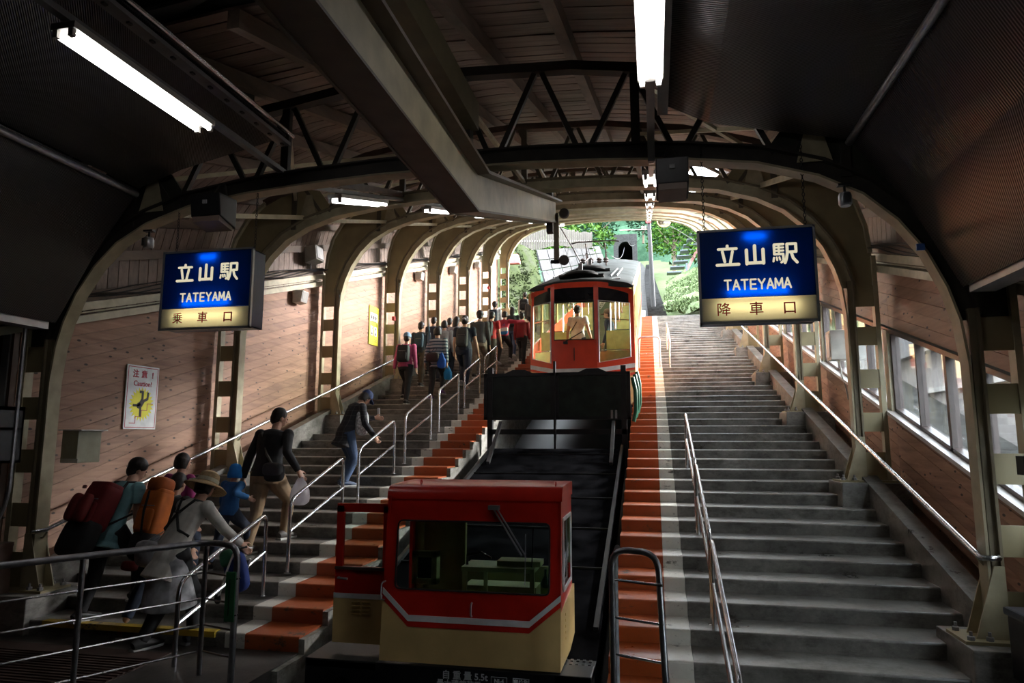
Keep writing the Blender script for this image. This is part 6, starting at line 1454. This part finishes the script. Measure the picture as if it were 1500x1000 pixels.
f = person('walker mostly hidden under a tall orange backpack, dark trousers and brown shoes', -5.30, 6.80, 1.60, face=6, lean=11, hunch=12, feet=((-.08, -.38, -RISE*1.0), (.1, .30, RISE)), top=BLK, bottom=NAV, hair='short', shoes=(.25,.08,.04), fine=.011)
def lid(root, base, z0, ax, n, d):
    mb = MB(); soft(mb, base+d*.30-ax[0]*.01, (.12, .12, .09), ax, .6); shift(mb, z0).build('rolled_top', cloth('burnt_orange', (.42,.10,.02)), root, local=True, smooth=True)
    mb = MB(); soft(mb, base-d*.34, (.15, .12, .16), ax, .6); shift(mb, z0).build('black_lower_bag', BLK, root, local=True, smooth=True)
    mb = MB(); soft(mb, base+n*.11-d*.56, (.09, .05, .05), ax, .6); shift(mb, z0).build('tied_pouch', cloth('bright_red', ()), root, local=True, smooth=True)
    mb = MB(); mb.tube([base+n*.10-ax[0]*.05+d*.22, base+n*.135-ax[0]*.01, base+n*.13+ax[0]*.04-d*.25], .014, 6); shift(mb, z0).build('compression_strap', BLK, root, local=True)
backpack(f, 'tall orange hiking backpack with black strap and black lower bag', cloth('orange', (.55,.14,.02)), .14, .25, .11, drop=-.10, pocket=cloth('orange', ()), extra=lid)
person('person with dark bob hair and magenta collar, behind the straw hat woman', -5.66, 7.15, 1.56, face=10, lean=12, feet=UP_, top=cloth('magenta', (.30,.02,.14)), bottom=NAV, hair='bob', head=20, fine=.012)
f = person('woman in straw sun hat and long white blouse with black crossed straps', -4.78, 6.30, 1.78, face=18, lean=26, hunch=10, feet=((-.12, -.18, 0), (.10, .22, 0)), hands=((-.20, .30, .70), (.26, .66, .86)), top=cloth('cream_white', (.60,.58,.53)), bottom=BLK, hair='bob', hat=('straw', plain('straw', (.44,.30,.15), .8, var=.2, scale=60)), hem=-.16, skirt=(cloth('lace_white', (.46,.47,.49), var=.35), .30), shoes=(.03,.03,.03), nod=4, head=-8, fine=.010)
root = carried(f, 'baby_carrier_straps', f['chest'], 'black crossed straps of a baby carrier on the white-bloused woman\'s back', 'straps')
d_ = (f['d']+f['d2']).normalized(); nb = Vector((0, -d_.z, d_.y)); z0 = f['chest']; hh_ = f['h']
cx_ = f['chest']+nb*.078*hh_-d_*.005
for s in (-1, 1):
    mb = MB(); mb.tube([f['chest']+Vector((s*.065*hh_,0,0))+d_*.085*hh_-nb*.03, f['chest']+Vector((s*.06*hh_,0,0))+d_*.07*hh_+nb*.058*hh_, cx_+Vector((s*.018,0,0))-d_*.03, f['waist']+Vector((-s*.02*hh_,0,0))+nb*.072*hh_ if False else cx_+Vector((-s*.0,0,0))-d_*.05, f['waist']+Vector((s*.06*hh_,0,0))+nb*.060*hh_-d_*.01, f['waist']+Vector((s*.095*hh_,0,0))-d_*.03], .015, 6)
    shift(mb, z0).build('strap', RUBBER, root, local=True, smooth=True)
mb = MB(); mb.bar(cx_-Vector((.045,0,0))-d_*.035+nb*.01, cx_+Vector((.045,0,0))-d_*.035+nb*.01, .03, .012); shift(mb, z0).build('chest_clip', BLK, root, local=True)
p_ = f['wri'][1]+Vector((-.02, .0, -.06)); root = carried(f, 'folded_pushchair', p_, 'royal blue folded pushchair held by the woman in the straw hat', 'pushchair')
mb = MB(); soft(mb, (-.02, 0, -.24), (.15, .06, .21), (Vector((.93,0,.36)), Vector((0,1,0)), Vector((-.36,0,.93))), .55); mb.build('folded_seat', cloth('royal_blue', (.01,.035,.20)), root, local=True, smooth=True)
mb = MB(); soft(mb, (-.14, -.03, -.10), (.09, .06, .09), (Vector((.93,0,.36)), Vector((0,1,0)), Vector((-.36,0,.93))), .7); mb.build('green_lining', cloth('green_cloth', (.02,.12,.06)), root, local=True, smooth=True)
for yy in (-.07, .07):
    mb = MB(); mb.tube([(.03, yy, .02), (-.08, yy, -.20), (-.20, yy, -.50)], .012, 7); mb.tube([(.10, yy, -.10), (-.05, yy, -.42)], .012, 7); mb.build('frame_tube', WHITE, root, local=True, smooth=True)
    mb = MB(); mb.lathe([(.03, -.012), (.05, -.008), (.05, .008), (.03, .012)], (-.21, yy, -.52), 12, 'y'); mb.build('wheel', RUBBER, root, local=True, smooth=True)
mb = MB(); mb.tube([(.03, -.07, .02), (.03, .07, .02)], .016, 7); mb.build('push_bar', RUBBER, root, local=True)
hanging_bag(f, 'patterned_bag', 'pale lace-patterned bag at the hip of the straw hat woman', 'bag', f['pel']+Vector((-.20, -.12, -.02)), (.17, .06, .13), cloth('lace_white', ()), f['waist']+Vector((-.12,-.05,.05)))
person('child in bright blue sun hat and blue jacket holding an adult\'s hand', -5.34, 7.78, 1.24, face=12, lean=8, feet=UP_, hands=(None, (.26, .22, .88)), top=cloth('blue', (.015,.12,.33)), bottom=NAV, hair='short', hat=('sunhat', cloth('bright_blue', (.01,.20,.62))), fine=.010)
f = person('man in black long-sleeved top and khaki trousers climbing the steps', -5.06, 8.18, 1.88, face=10, lean=9, hunch=8, feet=((-.10, .02, 0), (.12, .44, RISE)), hands=((-.34, .05, .86), (.46, .22, 1.06)), top=BLK, bottom=KHA, hair='short', nod=10, head=28, shoes=(.10,.09,.08), fine=.010, girth=1.14)
hanging_bag(f, 'plastic_bag', 'white plastic shopping bag in the right hand of the man in black', 'bag', f['wri'][1]+Vector((.02, .03, -.26)), (.13, .09, .19), translucent('thin_white_plastic', (.75,.72,.74)), f['wri'][1]+Vector((.0,.02,-.06)), lumpy=.02)
sb = hanging_bag(f, 'shoulder_bag', 'black shoulder bag on the hip of the man in khaki trousers', 'bag', f['pel']+Vector((.20, -.10, .02)), (.15, .07, .12), BLK, f['pel'], handles=False, flap=DGR)
z0 = f['pel']+Vector((.20, -.10, .02))-Vector((0,0,.12)); mb = MB(); n_ = Vector((0,-1,0))
mb.tube([f['pel']+Vector((.18,-.12,.13)), f['waist']+Vector((.06,-.125,.05)), f['chest']+Vector((-.02,-.13,.0)), f['chest']+Vector((-.09,-.10,.12)), f['chest']+Vector((-.10,-.0,.155)), f['chest']+Vector((-.07,.10,.06))], .017, 6); shift(mb, z0).build('long_strap', plain('grey_strap', (.10,.10,.085), .7), sb, local=True, smooth=True)
f = person('capped man in dark plaid shirt leaning on the hoop rail with a phone', -4.86, 10.42, 1.66, face=38, lean=20, hunch=14, feet=((-.08, 0, 0), (.09, -.06, 0)), hands=((.12, .40, 1.10), (.30, .30, .80)), top=plaid('dark_plaid', (.018,.018,.022), (.13,.12,.12)), bottom=JEAN, hair='bob', hat=('cap', cloth('navy_cap', (.012,.03,.10))), nod=22, shoes=(.05,.08,.14), hem=-.14, fine=.010)
root = carried(f, 'mobile_phone', f['wri'][0]+Vector((.0,.07,.02)), 'white mobile phone held up by the man in the navy cap', 'phone'); mb = MB(); mb.box(-.035, .035, -.005, .005, .0, .14); mb.build('phone_case', WHITE, root, local=True, bevel=.004); mb = MB(); mb.box(-.03, .03, .005, .006, .01, .13); mb.build('screen', BLACK, root, local=True)
hanging_bag(f, 'tote_bag', 'white printed tote bag on the front of the man in the navy cap', 'bag', f['waist']+Vector((.17,.14,-.02)), (.06, .11, .20), plain('printed_white', (.55,.55,.56), .7, var=.45, scale=30), f['chest']+Vector((.10,.06,.03)))
# --- the crowd higher up the left stairs
G = 'people climbing the left stairs beside the train'
f = person('woman in pink jacket and pale blue cap, lowest of the upper crowd', -5.90, 15.62, 1.74, lean=8, feet=((.10-.2, .30, RISE), (.08, 0, 0)), top=cloth('pink', (.42,.06,.16)), bottom=BLK, hair='short', hat=('cap', cloth('pale_denim', (.16,.27,.40))), group=G, fine=.013, hands=((-.28,.08,.85), (.28,.08,.85)))
backpack(f, 'black backpack with grey zip on the woman in the pink jacket', BLK, .15, .20, .09)
f = person('broad man in dark top and olive trousers behind the woman in pink', -6.25, 17.6, 1.80, lean=6, feet=UPR, top=cloth('black_slate', (.02,.025,.032)), bottom=BRN, hair='short', group=G, fine=.014, girth=1.08, head=20)
backpack(f, 'flat slate blue pack on the broad man in the dark top', cloth('slate_blue', (.03,.06,.085)), .13, .19, .06)
person('man whose dark head shows left of the broad man, by the wall', -6.32, 18.9, 1.74, lean=6, feet=UP_, top=NAV, bottom=BLK, hair='short', group=G, fine=.015)
ST = stripes('nordic_stripes', [(0, (.42,.44,.43)), (.14, (.045,.085,.12)), (.34, (.46,.46,.44)), (.42, (.08,.12,.16)), (.52, (.40,.42,.42)), (.60, (.03,.05,.08)), (.86, (.30,.34,.36))], 6.0)
f = person('woman in blue and white striped jumper carrying bags', -5.30, 16.2, 1.82, lean=6, feet=((-.1, .0, 0), (.1, .30, RISE)), top=ST, bottom=BLK, hair='bob', group=G, fine=.013, hem=-.10, shoes=(.20,.08,.25), hands=((-.30,.06,.80), (.30,.06,.78)))
hanging_bag(f, 'shoulder_bag', 'dark brown shoulder bag on the back of the woman in stripes', 'bag', f['pel']+Vector((-.05,-.18,.06)), (.17,.06,.12), cloth('dark_brown', (.05,.035,.028)), f['chest']+Vector((.08,-.02,.1)))
hanging_bag(f, 'blue_cloth_bundle', 'royal blue jacket hanging from the striped woman\'s hip', 'jacket', f['pel']+Vector((.17,-.12,-.02)), (.12,.07,.20), cloth('vivid_blue', (.01,.09,.42)), f['waist']+Vector((.1,-.05,.05)), lumpy=.02)
hanging_bag(f, 'blue_plastic_bag', 'light blue plastic bag with yellow print in the striped woman\'s right hand', 'bag', f['wri'][1]+Vector((.02,.02,-.24)), (.11,.08,.18), plain('sky_blue_plastic', (.02,.28,.60), .3), f['wri'][1]+Vector((0,0,-.05)), lumpy=.02, flap=None)
root = carried(f, 'closed_umbrella', f['sh'][0]+Vector((-.02,-.05,.0)), 'grey-blue umbrella standing up over the striped woman\'s left shoulder', 'umbrella'); mb = MB(); mb.lathe([(.01,-.35),(.035,-.2),(.04,.1),(.02,.38),(.006,.55)], (0,0,0), 8); mb.build('folded_canopy', cloth('grey_blue', (.10,.17,.22)), root, local=True, smooth=True)
person('person in light grey top seen between the striped woman and the navy man', -5.74, 18.1, 1.76, lean=6, feet=UP_, top=GRY, bottom=NAV, hair='bob', group=G, fine=.015)
person('man with short black hair and grey collar, behind the long-haired woman', -5.95, 19.3, 1.76, lean=4, feet=UPR, top=cloth('blue_grey', (.18,.22,.26)), bottom=BLK, hair='short', group=G, fine=.015)
f = person('woman with long brown hair and pale grey hoodie with a dark strap', -5.50, 18.5, 1.80, lean=8, feet=UP_, top=cloth('pale_lilac_grey', (.36,.36,.42)), bottom=NAV, hair='long', group=G, fine=.014, head=20)
mb = MB(); mb.tube([f['M']@(f['chest']+Vector((.12,-.09,.08))), f['M']@(f['chest']+Vector((0,-.13,-.02))), f['M']@(f['waist']+Vector((-.13,-.11,-.05)))], .016, 6); tag(mb.build('bag_strap', NAV), 'dark diagonal strap across the back of the grey hoodie', 'strap')
f = person('big man in navy T-shirt and navy trousers, hair clipped up', -4.82, 17.0, 1.96, lean=8, feet=((-.1, .32, RISE), (.1, 0, 0)), top=cloth('dark_navy', (.014,.022,.04)), sleeve='short', bottom=cloth('blue_black', (.016,.024,.05)), hair='clip', group=G, fine=.013, girth=1.08, shoes=(.30,.30,.32), hands=(None, (.36,.28,.92)))
backpack(f, 'dark grey rectangular backpack on the man in the navy T-shirt', cloth('graphite', (.055,.055,.052)), .15, .24, .09)
person('taller man just beyond the navy T-shirt man, beige trousers', -4.78, 18.4, 1.92, lean=6, feet=UP_, top=DGR, bottom=cloth('beige', (.24,.20,.15)), hair='bushy', group=G, fine=.014)
f = person('man in red T-shirt reaching for the hoop rail', -4.62, 18.9, 1.86, face=12, lean=12, feet=UPR, top=cloth('red', (.42,.012,.012)), sleeve='short', bottom=BRN, hair='short', group=G, fine=.014, hands=((-.3,.1,.85), (.24,.42,.90)))
backpack(f, 'black backpack on the man in the red T-shirt', BLK, .14, .22, .09)
f = person('man in white shirt with a dark rucksack by the far wall rail', -5.54, 23.5, 1.80, lean=6, feet=UP_, top=WHT, bottom=BLK, hair='bushy', group=G, fine=.016)
backpack(f, 'navy rucksack on the white-shirted man by the far wall rail', cloth('deep_navy', (.016,.024,.04)), .15, .25, .10)
f = person('woman in raspberry jacket stretching her right arm forward', -4.55, 20.3, 1.68, face=18, lean=10, feet=UP_, top=cloth('raspberry', (.42,.025,.06)), bottom=BLK, hair='bob', group=G, fine=.014, hands=((-.25,.1,.8), (.62,.40,1.36)), shoes=(.3,.28,.28))
hanging_bag(f, 'tricolour_tote', 'red, white and blue tote bag on the back of the woman in raspberry', 'bag', f['waist']+Vector((.10,-.16,-.04)), (.14,.05,.13), stripes('tote_bands', [(0, (.03,.20,.50)), (.36, (.62,.62,.62)), (.8, (.5,.04,.06))], 3.8), f['chest']+Vector((.02,-.05,.1)))
f = person('person with long dark hair, dark top and jeans beyond the raspberry jacket', -4.58, 22.1, 1.70, lean=6, feet=((-.09,.28,RISE),(.09,0,0)), top=cloth('ink', (.02,.022,.03)), bottom=JEAN, hair='long', group=G, fine=.015, shoes=(.35,.33,.33))
backpack(f, 'small black backpack on the long-haired person in jeans', BLK, .13, .17, .07)
person('person in dark red jacket and black trousers against the train\'s left edge', -3.98, 20.6, 1.66, lean=6, feet=UPR, top=cloth('maroon', (.22,.01,.014)), bottom=BLK, hair='short', group=G, fine=.014)
f = person('person with black bun and white shirt near the top of the left stairs', -5.00, 26.6, 1.78, lean=6, feet=UP_, top=WHT, bottom=BLK, hair='bun', group=G, fine=.017)
backpack(f, 'black backpack on the person with a bun near the top of the stairs', BLK, .16, .22, .10)
person('person half hidden at the train\'s edge, topmost on the left stairs', -4.62, 26.0, 1.75, lean=6, feet=UP_, top=DGR, bottom=BLK, hair='short', group=G, fine=.017)
# --- inside the train (their floor is the car's own)
def tread(y): return 3.52
_t = tread
f = person('passenger in white T-shirt with a dark strap, standing behind the train\'s centre window', -1.80, 16.75, 1.78, face=14, lean=2, feet=((-.1,0,0),(.1,.05,0)), top=WHT, sleeve='short', bottom=NAV, hair='short', head=20, fine=.014, hands=((-.30,.1,.85), (.32,.14,.88)))
mb = MB(); mb.tube([f['M']@(f['chest']+Vector((.09,-.08,.10))), f['M']@(f['chest']+Vector((0,-.125,-.02))), f['M']@(f['waist']+Vector((-.14,-.10,-.02)))], .014, 6); tag(mb.build('bag_strap', BLK), 'dark diagonal strap across the white T-shirt inside the train', 'strap')
person('crew member in cap seen in profile behind the train\'s right window', -.98, 17.3, 1.74, face=-80, lean=6, feet=((-.1,0,0),(.1,.05,0)), top=NAV, bottom=NAV, hair='short', hat=('cap', cloth('brown_cap', (.16,.10,.06))), fine=.014)
bake()
